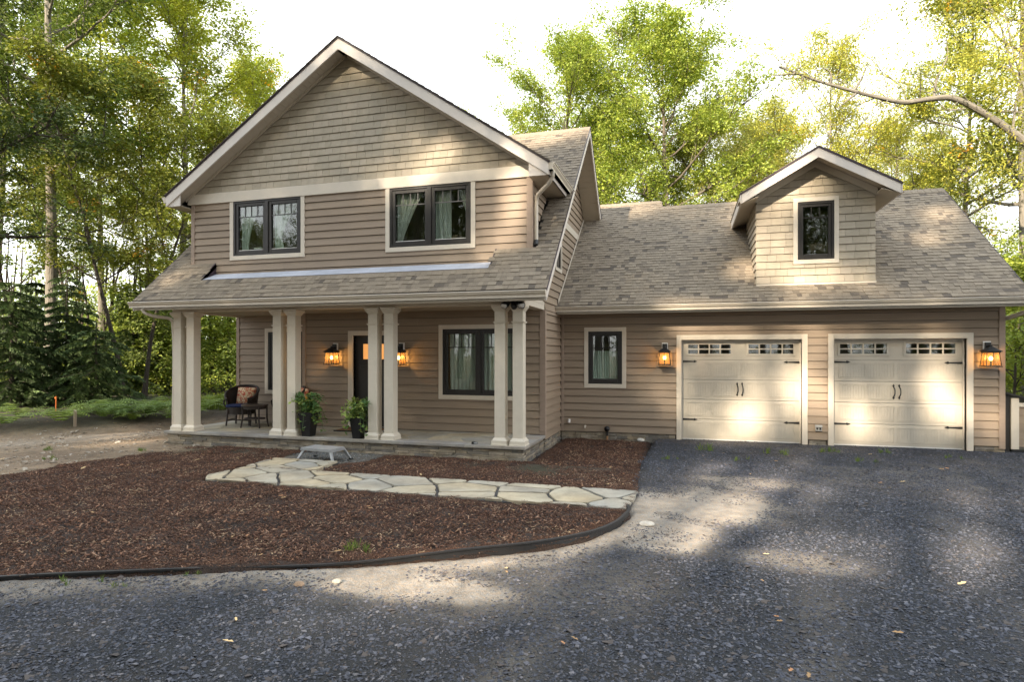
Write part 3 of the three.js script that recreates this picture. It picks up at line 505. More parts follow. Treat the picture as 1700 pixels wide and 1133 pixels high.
// cross gable roof
{
  const roof = part('gable_roof', house), zb = -3.2, hw = 4.305, dn = Math.hypot(1, GSL);
  for (const s of [-1, 1]) {
    const P = (t, z, d = 0) => V(GC + s * t, GAY - GSL * t + d, z);
    { const hi = (UR - UL) / 2 - .12; mesh('roof_deck', slab([P(0, GOV), P(hi, GOV), P(hi, zb), P(0, zb)], V(0, -.10, 0)), mat.deck, roof); mesh('eave_deck', slab([P(hi + .002, GOV), P(hw, GOV), P(hw, .95), P(hi + .002, .95)], V(0, -.10, 0)), mat.deck, roof); }
    // fascia board, its top shadow line and shingle edge
    mesh('rake_board', slab([P(0, GOV, -.245), P(hw, GOV, -.245), P(hw, GOV, -.03), P(0, GOV, -.03)], V(0, 0, .032)), mat.fascia, roof);
    { const g = [], rr2 = rng(61 + s); g.push(slab([P(0, GOV, -.032), P(hw + .01, GOV, -.032), P(hw + .01, GOV, -.004), P(0, GOV, -.004)], V(0, 0, .044))); mesh('drip_edge', merge(g), mat.drip, roof);
      const e = []; for (let t = 0; t < hw; t += .145) e.push(slab([P(t, GOV - .3, -.002), P(Math.min(t + .15, hw + .03), GOV - .3, -.002), P(Math.min(t + .15, hw + .03), GOV - .3, .022 + rr2() * .008), P(t, GOV - .3, .012 + rr2() * .008)], V(0, 0, .36))); mesh('shingle_edge', merge(e), RF[3], roof); }
    // sloping soffit boards under the overhang
    const g = []; for (let t = .06; t < hw - .05; t += .105) g.push(slab([P(t, ZU + .04, -.20), P(t + .1, ZU + .04, -.20), P(t + .1, GOV - .001, -.20), P(t, GOV - .001, -.20)], V(0, .012, 0)));
    mesh('soffit', merge(g), mat.soffit, roof);
    mesh('frieze_mould', slab([P(0.02, ZU + .03, -.26), P(hw - .25, ZU + .03, -.26), P(hw - .25, ZU + .03, -.205), P(.02, ZU + .03, -.205)], V(0, 0, .03)), mat.soffit, roof);
    // boxed eave return: level soffit, fascia and gutter running back
    const xe = GC + s * hw, ye = GAY - GSL * hw, xin = s > 0 ? UR + .02 : UL - .02;
    mesh('eave_soffit', box(Math.min(xin, xe), Math.max(xin, xe), ye - .245, ye - .235, 1.0, GOV), mat.soffit, roof);
    mesh('eave_fascia', box(xe - (s > 0 ? .02 : 0), xe + (s > 0 ? 0 : .02), ye - .245, ye - .02, .9, GOV), mat.fascia, roof);
    mesh('eave_return', slab([V(xin, ye - .245, GOV), V(xe, ye - .245, GOV), V(xe, ye - .1, GOV), V(xin, ye + GSL * (Math.abs(xe - xin)) - .2, GOV)], V(0, 0, .006)), mat.fascia, roof);
    gutter('gutter', V(xe, ye - .03, .9), V(xe, ye - .03, GOV + .02), V(s, 0, 0), roof);
    if (s > 0) {
      const D = [V(xe + .05, ye - .15, GOV - .12), V(xe + .05, ye - .24, GOV - .12), V(xe - .04, ye - .36, GOV - .16), V(UR + .1, ye - .5, ZU - .02), V(UR + .07, ye - .62, ZU - .05), V(UR + .07, 4.6, ZU - .05), V(UR + .07, 3.98, ZU - .05)];
      mesh('downspout', tube(D, .036, 8), mat.gutter, house); mesh('downspout_boot', tube([V(UR + .07, 3.99, ZU - .05), V(UR + .07, 3.93, ZU - .02), V(UR + .07, 3.90, ZU + .02)], .042, 8), mat.black, house);
    }
  }
}
// porch downspouts
mesh('downspout', tube(curve([V(-10.92, 2.84, 3.6), V(-10.92, 2.74, 3.6), V(-10.82, 2.66, 3.45), V(-10.69, 2.6, 3.12), V(-10.69, 2.4, 3.06), V(-10.69, .22, 3.06)], 24), .034, 8), mat.gutter, house);
// --- garage roof
{
  const roof = part('garage_roof', house), n = Math.hypot(1, GS), S = V(0, GS / n, -1 / n), x0 = XR + .0, x1 = 6.0;
  const xs = -.72, L = (GEZ - GRZ) * n, L2 = L + .42;
  const zAt = v => GEZ - v / n, DX0 = 1.40, DX1 = 3.62, DZ = -.05;
  shingle(roof, V(x0 + .03, GEY, GEZ), V(1, 0, 0), S, x1 - x0 - .03, L2, (u, v) => { const x = x0 + u, z = zAt(v); if (v > L && x > xs) return false; return !(x > DX0 + .08 && x < DX1 - .08 && z < DZ - .02 && z > -3.2); }, 51);
  const f = z => groofY(z);
  mesh('roof_deck', merge([slab([V(x0, f(GEZ), GEZ), V(x1 - .01, f(GEZ), GEZ), V(x1 - .01, f(GRZ), GRZ), V(x0, f(GRZ), GRZ)], V(0, -.09, 0)), slab([V(x0, f(GRZ), GRZ), V(xs, f(GRZ), GRZ), V(xs, f(GRZ - .36), GRZ - .36), V(x0, f(GRZ - .36), GRZ - .36)], V(0, -.09, 0)), slab([V(x0, f(GRZ) , GRZ-.001), V(x1 - .01, f(GRZ), GRZ-.001), V(x1 - .01, f(GEZ), 2 * GRZ - GEZ), V(x0, f(GEZ), 2 * GRZ - GEZ)], V(0, -.09, 0)), slab([V(x0, f(GRZ - .36), GRZ - .361), V(xs, f(GRZ - .36), GRZ - .361), V(xs, f(GRZ - .36) - 1.2, GRZ - 3.2), V(x0, f(GRZ - .36) - 1.2, GRZ - 3.2)], V(0, -.09, 0))]), mat.deck, roof);
  mesh('step_side', slab([V(xs, f(GRZ) - .02, GRZ + .02), V(xs, f(GRZ - .36), GRZ - .36), V(xs, f(GRZ - .36) - .8, GRZ - 2), V(xs, f(GRZ) - .6, GRZ - 2)], V(.02, 0, 0)), mat.fascia, roof);
  const cap = (a, b, z) => { const g = []; for (let x = a; x < b - .05; x += .14) { const e = Math.min(x + .15, b); for (const s of [1, -1]) g.push(slab([V(x, f(z) + .026, z), V(e, f(z) + .018, z), V(e, f(z) + .018 - .1, z + s * .14), V(x, f(z) + .026 - .1, z + s * .14)], V(0, -.01, 0))); } return merge(g); };
  mesh('ridge_cap', cap(xs, x1, GRZ), RF[0], roof); mesh('ridge_cap', cap(x0, xs, GRZ - .36), RF[2], roof);
  const P = (z, d) => V(x1, f(z) + d, z);
  mesh('rake_board', slab([P(GEZ + .02, -.19), P(GRZ, -.19), P(GRZ, -.015), P(GEZ + .02, -.015)], V(-.03, 0, 0)), mat.fascia, roof);
  mesh('drip_edge', slab([P(GEZ + .03, -.018), P(GRZ, -.018), P(GRZ, .02), P(GEZ + .03, .02)], V(.012, 0, 0)), mat.drip, roof);
  mesh('wall_flashing', slab([V(XR + .036, f(.4) + .02, .4), V(XR + .036, f(-3.6) + .02, -3.6), V(XR + .036, f(-3.6) + .10, -3.6), V(XR + .036, f(.4) + .10, .4)], V(.006, 0, 0)), mat.gutter, roof);
  gutter('gutter', V(x0 + .02, GEY - .02, GEZ + .03), V(x1 + .25, GEY - .02, GEZ + .03), V(0, 0, 1), house);
  mesh('fascia', box(x0 + .02, x1 - .03, GEY - .19, GEY - .02, GEZ - .02, GEZ + .028), mat.trim, house);
  { const g = []; for (let x = x0 + .04; x < x1 - .05; x += .15) g.push(box(x, x + .144, 2.795, 2.806, .035, GEZ - .021)); mesh('soffit', merge(g), mat.soffit, house); }
  mesh('downspout', tube(curve([V(5.98, 2.79, .53), V(5.98, 2.7, .53), V(5.94, 2.64, .4), V(5.84, 2.55, .0), V(5.81, 2.45, -.5), V(5.81, .1, -.5)], 20), .04, 8), mat.gutter, house);
}
// --- dormer
{
  const d = part('dormer', house), z = -.05, a = 1.395, b = 3.61, c = (a + b) / 2, f = zz => groofY(zz), AY = 5.98, s = .575, hw = 1.44, zf = .35;
  const wr = [2.185, 2.865, 3.795, 4.985];
  const top = x => AY - .16 - s * Math.abs(x - c);
  const half = y => Math.min((b - a) / 2 - .0, (AY - .16 - y) / s);
  shakes(front(z), f(z) - .0 + .03, AY - .3, y => c - half(y), y => c + half(y), [[wr[0] - .02, wr[1] + .02, wr[2] - .02, wr[3] + .02]], d, .152, 71, .16, .3);
  wallPanel([[a, f(z) - .1], [b, f(z) - .1], [b, top(b)], [c, top(c)], [a, top(a)]], [wr], z, .12, mat.sheathing, d);
  const fr = { o: V(a, 0, 0), u: V(0, 0, 1), n: V(-1, 0, 0) };
  shakes(fr, f(z) + .03, 5.0, y => GEZ - (y - GEY) / GS, () => z + .024, [], d, .152, 73, .16, .3);
  mesh('cheek_wall', slab([V(a + .006, f(z) - .1, z - .01), V(a + .006, top(a), z - .01), V(a + .006, top(a), -3.2), V(a + .006, f(-3.2) - .2, -3.2)], V(.1, 0, 0)), SHK[0], d); mesh('cheek_wall', slab([V(b - .006, f(z) - .1, z - .01), V(b - .006, top(b), z - .01), V(b - .006, top(b), -3.2), V(b - .006, f(-3.2) - .2, -3.2)], V(-.1, 0, 0)), SHK[0], d);
  mesh('flashing', box(a - .01, b + .01, f(z) - .01, f(z) + .028, z, z + .03), mat.gutter, d);
  for (const k of [-1, 1]) {
    const P = (t, zz, dd = 0) => V(c + k * t, AY - s * t + dd, zz);
    mesh('roof_deck', slab([P(0, zf), P(hw, zf), P(hw, -3.9), P(0, -3.9)], V(0, -.08, 0)), mat.deck, d);
    mesh('rake_board', slab([P(0, zf, -.21), P(hw, zf, -.21), P(hw, zf, -.025), P(0, zf, -.025)], V(0, 0, .03)), mat.fascia, d);
    mesh('drip_edge', slab([P(0, zf, -.027), P(hw + .015, zf, -.027), P(hw + .015, zf, .018), P(0, zf, .018)], V(0, 0, .042)), mat.drip, d);
    const g = []; for (let t = .03; t < hw - .03; t += .105) g.push(slab([P(t, z + .03, -.15), P(t + .1, z + .03, -.15), P(t + .1, zf - .001, -.15), P(t, zf - .001, -.15)], V(0, .012, 0))); mesh('soffit', merge(g), mat.soffit, d);
    mesh('frieze_board', slab([P(0, z + .03, -.30), P(hw - .3, z + .03, -.30), P(hw - .3, z + .03, -.155), P(0, z + .03, -.155)], V(0, 0, .028)), mat.soffit, d);
    const xe = c + k * hw, ye = AY - s * hw, xin = k < 0 ? a - .0 : b;
    mesh('eave_soffit', slab([V(xe, ye - .2, zf - .002), V(xin, ye - .2 + s * (hw - Math.abs(xin - c)) * .6, zf - .002), V(xin, ye - .2 + s * (hw - Math.abs(xin - c)) * .6, -2.6), V(xe, ye - .2, -2.6)], V(0, .01, 0)), mat.soffit, d);
    mesh('eave_fascia', box(xe - .015, xe + .015, ye - .205, ye - .02, -2.8, zf + .03), mat.fascia, d);
    shingle(d, V(c + k * (hw + .02), AY - s * (hw + .02) + .004, k < 0 ? -3.0 : zf + .03), V(0, 0, k < 0 ? 1 : -1), V(-k / Math.hypot(1, s), s / Math.hypot(1, s), 0), 3.4, hw * Math.hypot(1, s), () => true, 77 + k);
  }
  makeWindow(...wr, z, { muntins: 2, gridAt: .22, sash: .06, label: 'dormer window', depth: .9, trim: .085 });
}
// shingles: the 300 nearest are pieces of their own, the rest one part per roof
{
  tabs.sort((p, q) => p.d - q.d); const rest = new Map();
  tabs.forEach((t, i) => {
    if (i < 300) { const o = mesh('shingle', t.s.g, RF[t.c], t.parent); o.applyMatrix4(t.m); }
    else { const k = t.parent.name + t.c; if (!rest.has(k)) rest.set(k, { parent: t.parent, c: t.c, list: [] }); const g = t.s.g.clone().applyMatrix4(t.m); const uv = g.attributes.uv, o = (i * .37) % 5; for (let j = 0; j < uv.count; j++) uv.setXY(j, uv.getX(j) + o, uv.getY(j) + o * 1.7); rest.get(k).list.push(g); }
  });
  for (const { parent, c, list } of rest.values()) mesh('shingle_field', merge(list), RF[c], parent).userData.kind = 'stuff';
  for (const [name, list] of Object.entries(pieces)) {
    const c = V(); list.forEach(p => { p.geo.computeBoundingBox(); p.d = p.geo.boundingBox.getCenter(c).distanceTo(CAM) / Math.sqrt(Math.max(.02, p.geo.boundingBox.getSize(V()).length())); }); list.sort((p, q) => p.d - q.d);
    const left = new Map(); list.forEach((p, i) => { if (i < 300) mesh(name, p.geo, p.m, p.parent); else { const k = p.parent.uuid + p.m.uuid; if (!left.has(k)) left.set(k, { p, l: [] }); left.get(k).l.push(p.geo); } });
    for (const { p, l } of left.values()) mesh(name + '_field', merge(l), p.m, p.parent).userData.kind = 'stuff';
  }
}
// --- small fittings on the garage wall
mesh('pipe_outlet', merge([tube([V(-2.575, .354, .0), V(-2.575, .354, .07)], .028, 10), tube([V(-2.575, .38, .06), V(-2.575, .30, .06)], .03, 10)]), mat.white, house);
mesh('pipe_outlet', merge([tube([V(-2.215, .229, .0), V(-2.215, .229, .06)], .026, 10), tube([V(-2.215, .25, .05), V(-2.215, .19, .06)], .02, 10)]), mat.gutter, house);
{ const x = -1.712; mesh('vent_pipe', merge([tube([V(x, .19, .0), V(x, .19, .10)], .05, 12), tube([V(x, .19, .10), V(x, .19, .13)], [.062, .06], 12), tube([V(x, .17, .07), V(x, .02, .07)], .02, 8)]), mat.black, house); mesh('pipe_stub', tube([V(x, .03, .07), V(x, -.1, .07)], .024, 8), M([.30, .17, .08], .6), house); }
{ const x = 2.56; mesh('outlet_box', merge([box(x - .06, x + .06, .29, .40, .01, .07, .008), box(x - .065, x + .065, .37, .41, .01, .09, .006)]), M([.42, .41, .38], .5), house); mesh('outlet_socket', merge([box(x - .045, x - .01, .315, .36, .069, .074), box(x + .01, x + .045, .315, .36, .069, .074)]), mat.black, house); }
// ------------------------------------------------------------------ lanterns, floodlight, furniture on the porch
function lantern(pos, label) {
  const t = thing('wall_lantern', label, 'wall lantern', pos, 0, 'lit wall lanterns of the house');
  mesh('back_plate', merge([box(-.065, .065, .04, .24, .026, .045, .006), box(-.05, .05, .055, .225, .045, .06, .006)]), mat.white, t);
  mesh('arm', merge([box(-.05, .05, .07, .22, .06, .10, .008), box(-.022, .022, .13, .165, .10, .20, .004), box(-.02, .02, .10, .17, .175, .21, .004)]), mat.black, t);
  const z = .19, sq = (e, y) => [V(-e, y, z + e), V(e, y, z + e), V(e, y, z - e), V(-e, y, z - e)];
  mesh('cap', merge([loft(sq(.13, .055), sq(.05, .115)), loft(sq(.05, .116), sq(.03, .135)), loft(sq(.135, .04), sq(.135, .0545)), loft(sq(.115, .022), sq(.115, .0398))]), mat.black, t);
  mesh('base', merge([loft(sq(.135, -.245), sq(.135, -.228)), loft(sq(.11, -.2278), sq(.105, -.215))]), mat.black, t);
  const A = sq(.122, -.225), B = sq(.098, .022), posts = [], cage = [];
  for (let k = 0; k < 4; k++) { posts.push(tube([A[k], B[k]], .009, 4)); }
  mesh('post', merge(posts), mat.black, t);
  const mid = (p, q) => p.clone().lerp(q, .5); cage.push(tube([mid(A[0], A[1]), mid(B[0], B[1])], .006, 4), tube([mid(A[1], A[2]), mid(B[1], B[2])], .006, 4), tube([mid(A[3], A[0]), mid(B[3], B[0])], .006, 4)); mesh('bar', merge(cage), mat.black, t);
  for (let k = 0; k < 4; k++) { const j = (k + 1) % 4, i = q => q.clone().lerp(V(0, q.y, z), .08); mesh('lamp_glass', slab([i(A[k]), i(A[j]), i(B[j]), i(B[k])], V(0, 0, 0).addScaledVector(V((A[k].x + A[j].x) / 2, 0, (A[k].z + A[j].z) / 2 - z).normalize(), .002)), mat.amber, t); }
  const bm = M([1, .8, .5], .4); bm.emissive.setRGB(5, 3.2, 1.5);
  const bulb = new THREE.SphereGeometry(.032, 14, 10); bulb.scale(1, 1.3, 1); bulb.translate(0, -.085, z);
  mesh('bulb', bulb, bm, t); mesh('socket', tube([V(0, -.13, z), V(0, -.215, z)], .016, 8), mat.bronze, t);
  const l = new THREE.PointLight(new THREE.Color(1, .70, .38),   .13, 0, 2); l.position.set(0, -.085, z); l.castShadow = true; l.shadow.radius = 1.6; t.add(l); l.name = 'bulb_light';
}
lantern([-.468, 1.86, 0], 'lit black wall lantern between the small window and the first garage door');
lantern([5.46, 1.86, 0], 'lit black wall lantern right of the last garage door at the house corner');
lantern([-7.60, 1.86, ZP], 'lit black wall lantern left of the front door on the porch');
lantern([-5.96, 1.86, ZP], 'lit black wall lantern right of the front door, half behind a column');
{
  const t = thing('floodlight', 'black twin-head security floodlight above the right-hand porch columns', 'floodlight', [-2.95, 2.795, 3.17]);
  mesh('mount', merge([box(-.07, .07, -.06, .05, -.01, .05, .01), tube([V(0, -.03, .04), V(0, -.05, .10)], .03, 8)]), mat.black, t);
  mesh('sensor', (() => { const g = new THREE.SphereGeometry(.06, 12, 10); g.translate(0, -.09, .10); return g; })(), mat.black, t);
  for (const s of [-1, 1]) { mesh('lamp_head', merge([tube([V(s * .05, -.0, .04), V(s * .11, -.03, .07)], .016, 6), tube([V(s * .12, -.02, .05), V(s * .14, -.05, .12), V(s * .16, -.08, .19)], [.035, .06, .068], 12)]), mat.black, t); mesh('lens', tube([V(s * .16, -.08, .19), V(s * .161, -.081, .194)], .058, 12), mat.white, t); }
}
function planter(pos, label, seed, h, w) {
  const t = thing('planter', label, 'planter', pos, 0);
  const sq = (e, y) => [V(-e, y, e), V(e, y, e), V(e, y, -e), V(-e, y, -e)], a = w * .68, b = w;
  mesh('pot', merge([loft(sq(a, 0), sq(b, h - .05)), loft(sq(b + .012, h - .05), sq(b + .016, h)), ]), mat.pot, t);
  mesh('soil', box(-b + .01, b - .01, h - .02, h + .004, -b + .01, b - .01), mat.soilDark, t);
  const r = rng(seed), stems = [], leaves = { a: [], b: [] };
  const leaf = (p, dir, n, L, W, list, c) => { const s = V().crossVectors(dir, n).normalize().multiplyScalar(W / 2), q = p.clone().addScaledVector(dir, L), m = p.clone().addScaledVector(dir, L * .42).addScaledVector(n, -.06 * L), e = q.clone().addScaledVector(n, -.16 * L); const tri = [p, m.clone().add(s), m, p, m, m.clone().sub(s), m.clone().add(s), e, m, m, e, m.clone().sub(s)]; const g = new THREE.BufferGeometry().setFromPoints(tri); g.computeVertexNormals(); const k = .7 + .6 * r(), col = new Float32Array(36); for (let i = 0; i < 12; i++) { col[i * 3] = c[0] * k; col[i * 3 + 1] = c[1] * k; col[i * 3 + 2] = c[2] * k; } g.setAttribute('color', new THREE.BufferAttribute(col, 3)); list.push(g); };
  for (let k = 0; k < 46; k++) {
    const az = r() * 6.283, trail = r() < .4, out = .10 + r() * (trail ? .20 : .22), p0 = V(Math.cos(az) * b * .6 * r(), h, Math.sin(az) * b * .6 * r());
    const up = trail ? .05 + r() * .08 :   .11 + r() * .24, p1 = p0.clone().add(V(Math.cos(az) * out * .55, up, Math.sin(az) * out * .55)), p2 = p0.clone().add(V(Math.cos(az) * out, trail ? -.02 - r() * .32 : up * (.7 + .4 * r()), Math.sin(az) * out));
    const pts = curve([p0, p1, p2], 7); stems.push(tube(pts, .004, 4)); const yel = r() < .35;
    for (let i = 1; i < pts.length; i++) for (let q = 0; q < 3; q++) { const d = V(r() - .5, (r() - .3) * .7, r() - .5).normalize(), n = V((r() - .5) * .9, 1, (r() - .5) * .9).normalize(), big = trail ? .05 + r() * .04 : .055 + r() * .05; leaf(pts[i].clone().addScaledVector(d, .012), d, n, big, big * (trail ? .8 : .6), leaves.a, yel ? [.30, .38, .09] : trail ? [.17, .29, .075] : [.13, .25, .08]); }
  }
  mesh('stem', merge(stems), M([.08, .13, .04], .8), t); mesh('foliage', merge(leaves.a), leafM([1, 1, 1], .3), t);
  return { t, r, leaf };
}
{
  const p = planter([-7.29, SLAB, 3.08], 'tall black planter with trailing ivy and an orange flower, beside the second column pair', 301, .47, .135);
  const f = []; for (let k = 0; k < 14; k++) { const a = k / 14 * 6.283; p.leaf(V(.02, .78, .10), V(Math.cos(a), Math.sin(a) * .9, .3).normalize(), V(0, .2, 1), .035, .02, f, [.75, .32, .02]); } mesh('flower', merge(f), leafM([1, 1, 1], .2), p.t);
  planter([-6.17, SLAB, 3.08], 'tall black planter with pale variegated leaves, left of the third column pair', 302, .40, .118);
}
function wickerChair(pos, turn, label) {
  const t = thing('wicker_chair', label, 'chair', pos, turn, 'dark wicker porch chairs');
  // barrel back: a curved shell that comes forward into the arms
  const nx = 30, ny = 10, P = [], N = [];
  const pt = (s, v, th) => { const a = lerp(-2.45, 2.45, s), rim = .40 + .44 * Math.pow(Math.cos(a / 2.45 * 1.35), 1.0) * 1.0, y = lerp(.36, Math.max(.62, rim + .06), v), fl = 1 + .16 * v, R = .30 * fl + th; return V(Math.sin(a) * R * 1.0, y, -Math.cos(a) * R * .92); };
  const strip = (th, flip) => { const pos = [], uv = [], idx = []; for (let j = 0; j <= ny; j++) for (let i = 0; i <= nx; i++) { const q = pt(i / nx, j / ny, th); pos.push(q.x, q.y, q.z); uv.push(i / nx * 1.4, j / ny * .5); } for (let j = 0; j < ny; j++) for (let i = 0; i < nx; i++) { const a = j * (nx + 1) + i, b = a + nx + 1; flip ? idx.push(a, b, a + 1, a + 1, b, b + 1) : idx.push(a, a + 1, b, a + 1, b + 1, b); } const g = new THREE.BufferGeometry(); g.setAttribute('position', new THREE.Float32BufferAttribute(pos, 3)); g.setAttribute('uv', new THREE.Float32BufferAttribute(uv, 2)); g.setIndex(idx); g.computeVertexNormals(); return g; };
  mesh('backrest', merge([strip(0, false), strip(.022, true)]), mat.wicker, t);
  mesh('rim', tube(Array.from({ length: 31 }, (_, i) => pt(i / 30, 1, .011)), .026, 7), mat.wicker, t);
  const seat = new THREE.CylinderGeometry(.31, .30, .07, 24); seat.scale(1, 1, .95); seat.translate(0, .385, .02); mesh('seat', uvBox(seat), mat.wicker, t);
  mesh('apron', (() => { const g = new THREE.CylinderGeometry(.305, .295, .10, 24, 1, true); g.scale(1, 1, .95); g.translate(0, .31, .02); return uvBox(g); })(), mat.wicker, t);
  for (const [x, z] of [[-.23, .22], [.23, .22], [-.21, -.2], [.21, -.2]]) mesh('leg', tube([V(x, .38, z), V(x * 1.05, .2, z * 1.05), V(x * 1.12, 0, z * 1.12)], [.024, .021, .018], 8), mat.wicker, t);
  for (const s of [-1, 1]) mesh('arm_post', tube(curve([V(s * .25, .40, .20), V(s * .33, .5, .20), V(s * .30, .60, .24)], 8), .017, 6), mat.wicker, t);
  mesh('stretcher', merge([tube([V(-.24, .13, .23), V(.24, .13, .23)], .013, 6), tube([V(-.24, .13, .23), V(-.22, .13, -.21)], .013, 6), tube([V(.24, .13, .23), V(.22, .13, -.21)], .013, 6)]), mat.wicker, t);
}
function pillow(pos, rot, label, m, w = .44) {
  const g = new THREE.SphereGeometry(1, 28, 18), p = g.attributes.position; for (let i = 0; i < p.count; i++) { const x = p.getX(i), y = p.getY(i), z = p.getZ(i), s = Math.max(Math.abs(x), Math.abs(y)) / (Math.hypot(x, y) || 1), k = 1 / Math.max(s, .72); p.setXYZ(i, clamp(x * k * 1.0, -1, 1) * w / 2, clamp(y * k, -1, 1) * w / 2, z * .085 * (1 - .3 * Math.pow(Math.hypot(x, y), 6))); } const uv = g.attributes.uv; for (let i = 0; i < p.count; i++) uv.setXY(i, p.getX(i) / w + .5, p.getY(i) / w + .5); g.computeVertexNormals();
  const t = thing('throw_pillow', label, 'pillow', pos); t.rotation.set(...rot); mesh('cover', g, m, t);
  const e = []; for (let k = 0; k < 4; k++) { const a = k * Math.PI / 2, c = Math.cos(a), s = Math.sin(a), q = (u, v) => V(u * c - v * s, u * s + v * c, 0); e.push(tube([q(-w / 2, w / 2 - .006), q(0, w / 2 - .002), q(w / 2, w / 2 - .006)], .009, 5)); } mesh('piping', merge(e), M([.45, .12, .10], .9), t);
}
const rug = M([.95, .92, .9], .95, { map: T.rug, mapS: 1, bump: T.fine, bumpS: 2, bumpScale: .003 });
wickerChair([-9.93, SLAB, 1.86], .32, 'dark brown wicker barrel chair with a patterned pillow, at the left end of the porch');
pillow([-9.93, SLAB + .65, 1.72], [-.28, .32, .06], 'coral and cream patterned square pillow on the left wicker chair', rug, .42);
{ const t = thing('seat_cushion', 'folded navy blue cloth on the seat of the left wicker chair', 'cushion', [-9.96, SLAB + .42, 1.95], .32); const g = new RoundedBoxGeometry(.42, .07, .36, 3, .03); g.translate(0, .035, 0); mesh('cloth', g, M([.03, .045, .13], .95, { map: T.woodC, mapS: [4, .5] }), t); }
wickerChair([-8.62, SLAB, 1.9], -.25, 'dark brown wicker chair hidden behind the second pair of columns');
pillow([-8.40, SLAB + .66, 1.78], [-.25, -.35, -.12], 'reddish pillow showing past the second column pair, above the ivy planter', rug, .42);
{
  const t = thing('side_table', 'small dark wicker side table with a lower shelf, before the left wicker chair', 'side table', [-9.30, SLAB, 2.2], .1);
  const top = new THREE.CylinderGeometry(.30, .30, .03, 28); top.scale(1, 1, .8); top.translate(0, .50, 0); mesh('top', uvBox(top), M([.05, .034, .024], .4, { map: T.woodC, mapS: [2, 1] }), t);
  const ap = new THREE.CylinderGeometry(.27, .26, .07, 28, 1, true); ap.scale(1, 1, .8); ap.translate(0, .45, 0); mesh('apron', uvBox(ap), mat.wicker, t);
  const sh = new THREE.CylinderGeometry(.235, .235, .025, 24); sh.scale(1, 1, .8); sh.translate(0, .2, 0); mesh('shelf', uvBox(sh), mat.wicker, t);
  for (const [x, z] of [[-.2, .15], [.2, .15], [-.2, -.15], [.2, -.15]]) mesh('leg', tube([V(x, .47, z), V(x * 1.0, .2, z), V(x * 1.15, 0, z * 1.15)], [.02, .018, .016], 7), mat.wicker, t);
}
{ const t = thing('door_mat', 'brown coir door mat lying before the black front door', 'door mat', [-6.75, SLAB + .003, 2.02]); mesh('mat', box(-.46, .46, 0, .022, -.28, .28, .006), mat.mat, t); mesh('border', merge([box(-.47, .47, 0, .024, .275, .29), box(-.47, .47, 0, .024, -.29, -.275)]), mat.black, t); }
{ const t = thing('metal_clip', 'small dark metal clip left on the bluestone edge by the right columns', 'clip', [-3.72, SLAB, 3.17]); mesh('body', merge([box(-.06, .0, 0, .045, -.03, .03, .006), tube([V(0, .025, 0), V(.05, .025, 0)], .016, 8)]), mat.black, t); mesh('spring', tube([V(-.01, .02, .035), V(.055, .03, .035)], .013, 8), mat.alu, t); }
{
  const t = thing('step_platform', 'folding aluminium step platform standing before the porch at the end of the path', 'step platform', [-6.24, -.03, 4.17], -.12); t.scale.set(1, .8, 1);
  for (let k = 0; k < 5; k++) mesh('tread', box(-.33, .33, .262, .285, -.19 + k * .077, -.19 + k * .077 + .07, .004), mat.alu, t);
  mesh('frame', merge([box(-.34, -.31, .215, .262, -.19, .19, .004), box(.31, .34, .215, .262, -.19, .19, .004), box(-.309, .309, .222, .26, .17, .19, .004), box(-.309, .309, .222, .26, -.19, -.17, .004)]), mat.alu, t);
  for (const [a, b] of [[-1, 1], [1, 1], [-1, -1], [1, -1]]) { const l = mesh('leg', slab([V(a * .29 - .012, .25, b * .17), V(a * .29 + .042, .25, b * .17), V(a * .40 + .04, .0, b * .24), V(a * .40 - .004, .0, b * .24)], V(0, 0, -.03)), mat.alu, t); mesh('foot', box(a * .40 - .01, a * .40 + .05, -.002, .03, b * .24 - .04, b * .24 + .02, .008), mat.rubber, l); }
}
{
  // the clad bin enclosure past the garage corner
  const t = thing('bin_enclosure', 'low siding-clad enclosure with a dark sloped lid past the right garage corner', 'enclosure', [5.905, 0, -.12]);
  for (let k = 0; k < 5; k++) mesh('siding_board', lap({ o: V(.105, 0, .0), u: V(1, 0, 0), n: V(0, 0, 1) }, 0, 1.3, 0, 1.3, .10 + k * .15, .256 + k * .15, .022, .005, SID[k % 4]), SID[k % 4], t);
  mesh('frame', merge([box(-.01, .115, .05, 1.02, -.02, .05, .004), box(.116, 1.45, .86, .93, -.02, .048, .004)]), mat.trim, t);
  mesh('post', box(-.115, -.012, -.02, 1.10, -.06, .02, .005), mat.bronze, t);
  mesh('lid', slab([V(-.135, 1.11, .09), V(1.6, .62, .09), V(1.6, .62, -1), V(-.135, 1.11, -1)], V(0, .035, 0)), mat.bronze, t);
  mesh('skirt', box(.0, 1.45, -.05, .05, -.03, .06), mat.black, t); mesh('side_panel', box(-.1, -.08, .0, 1.1, -1, -.061), SID[2], t);
}

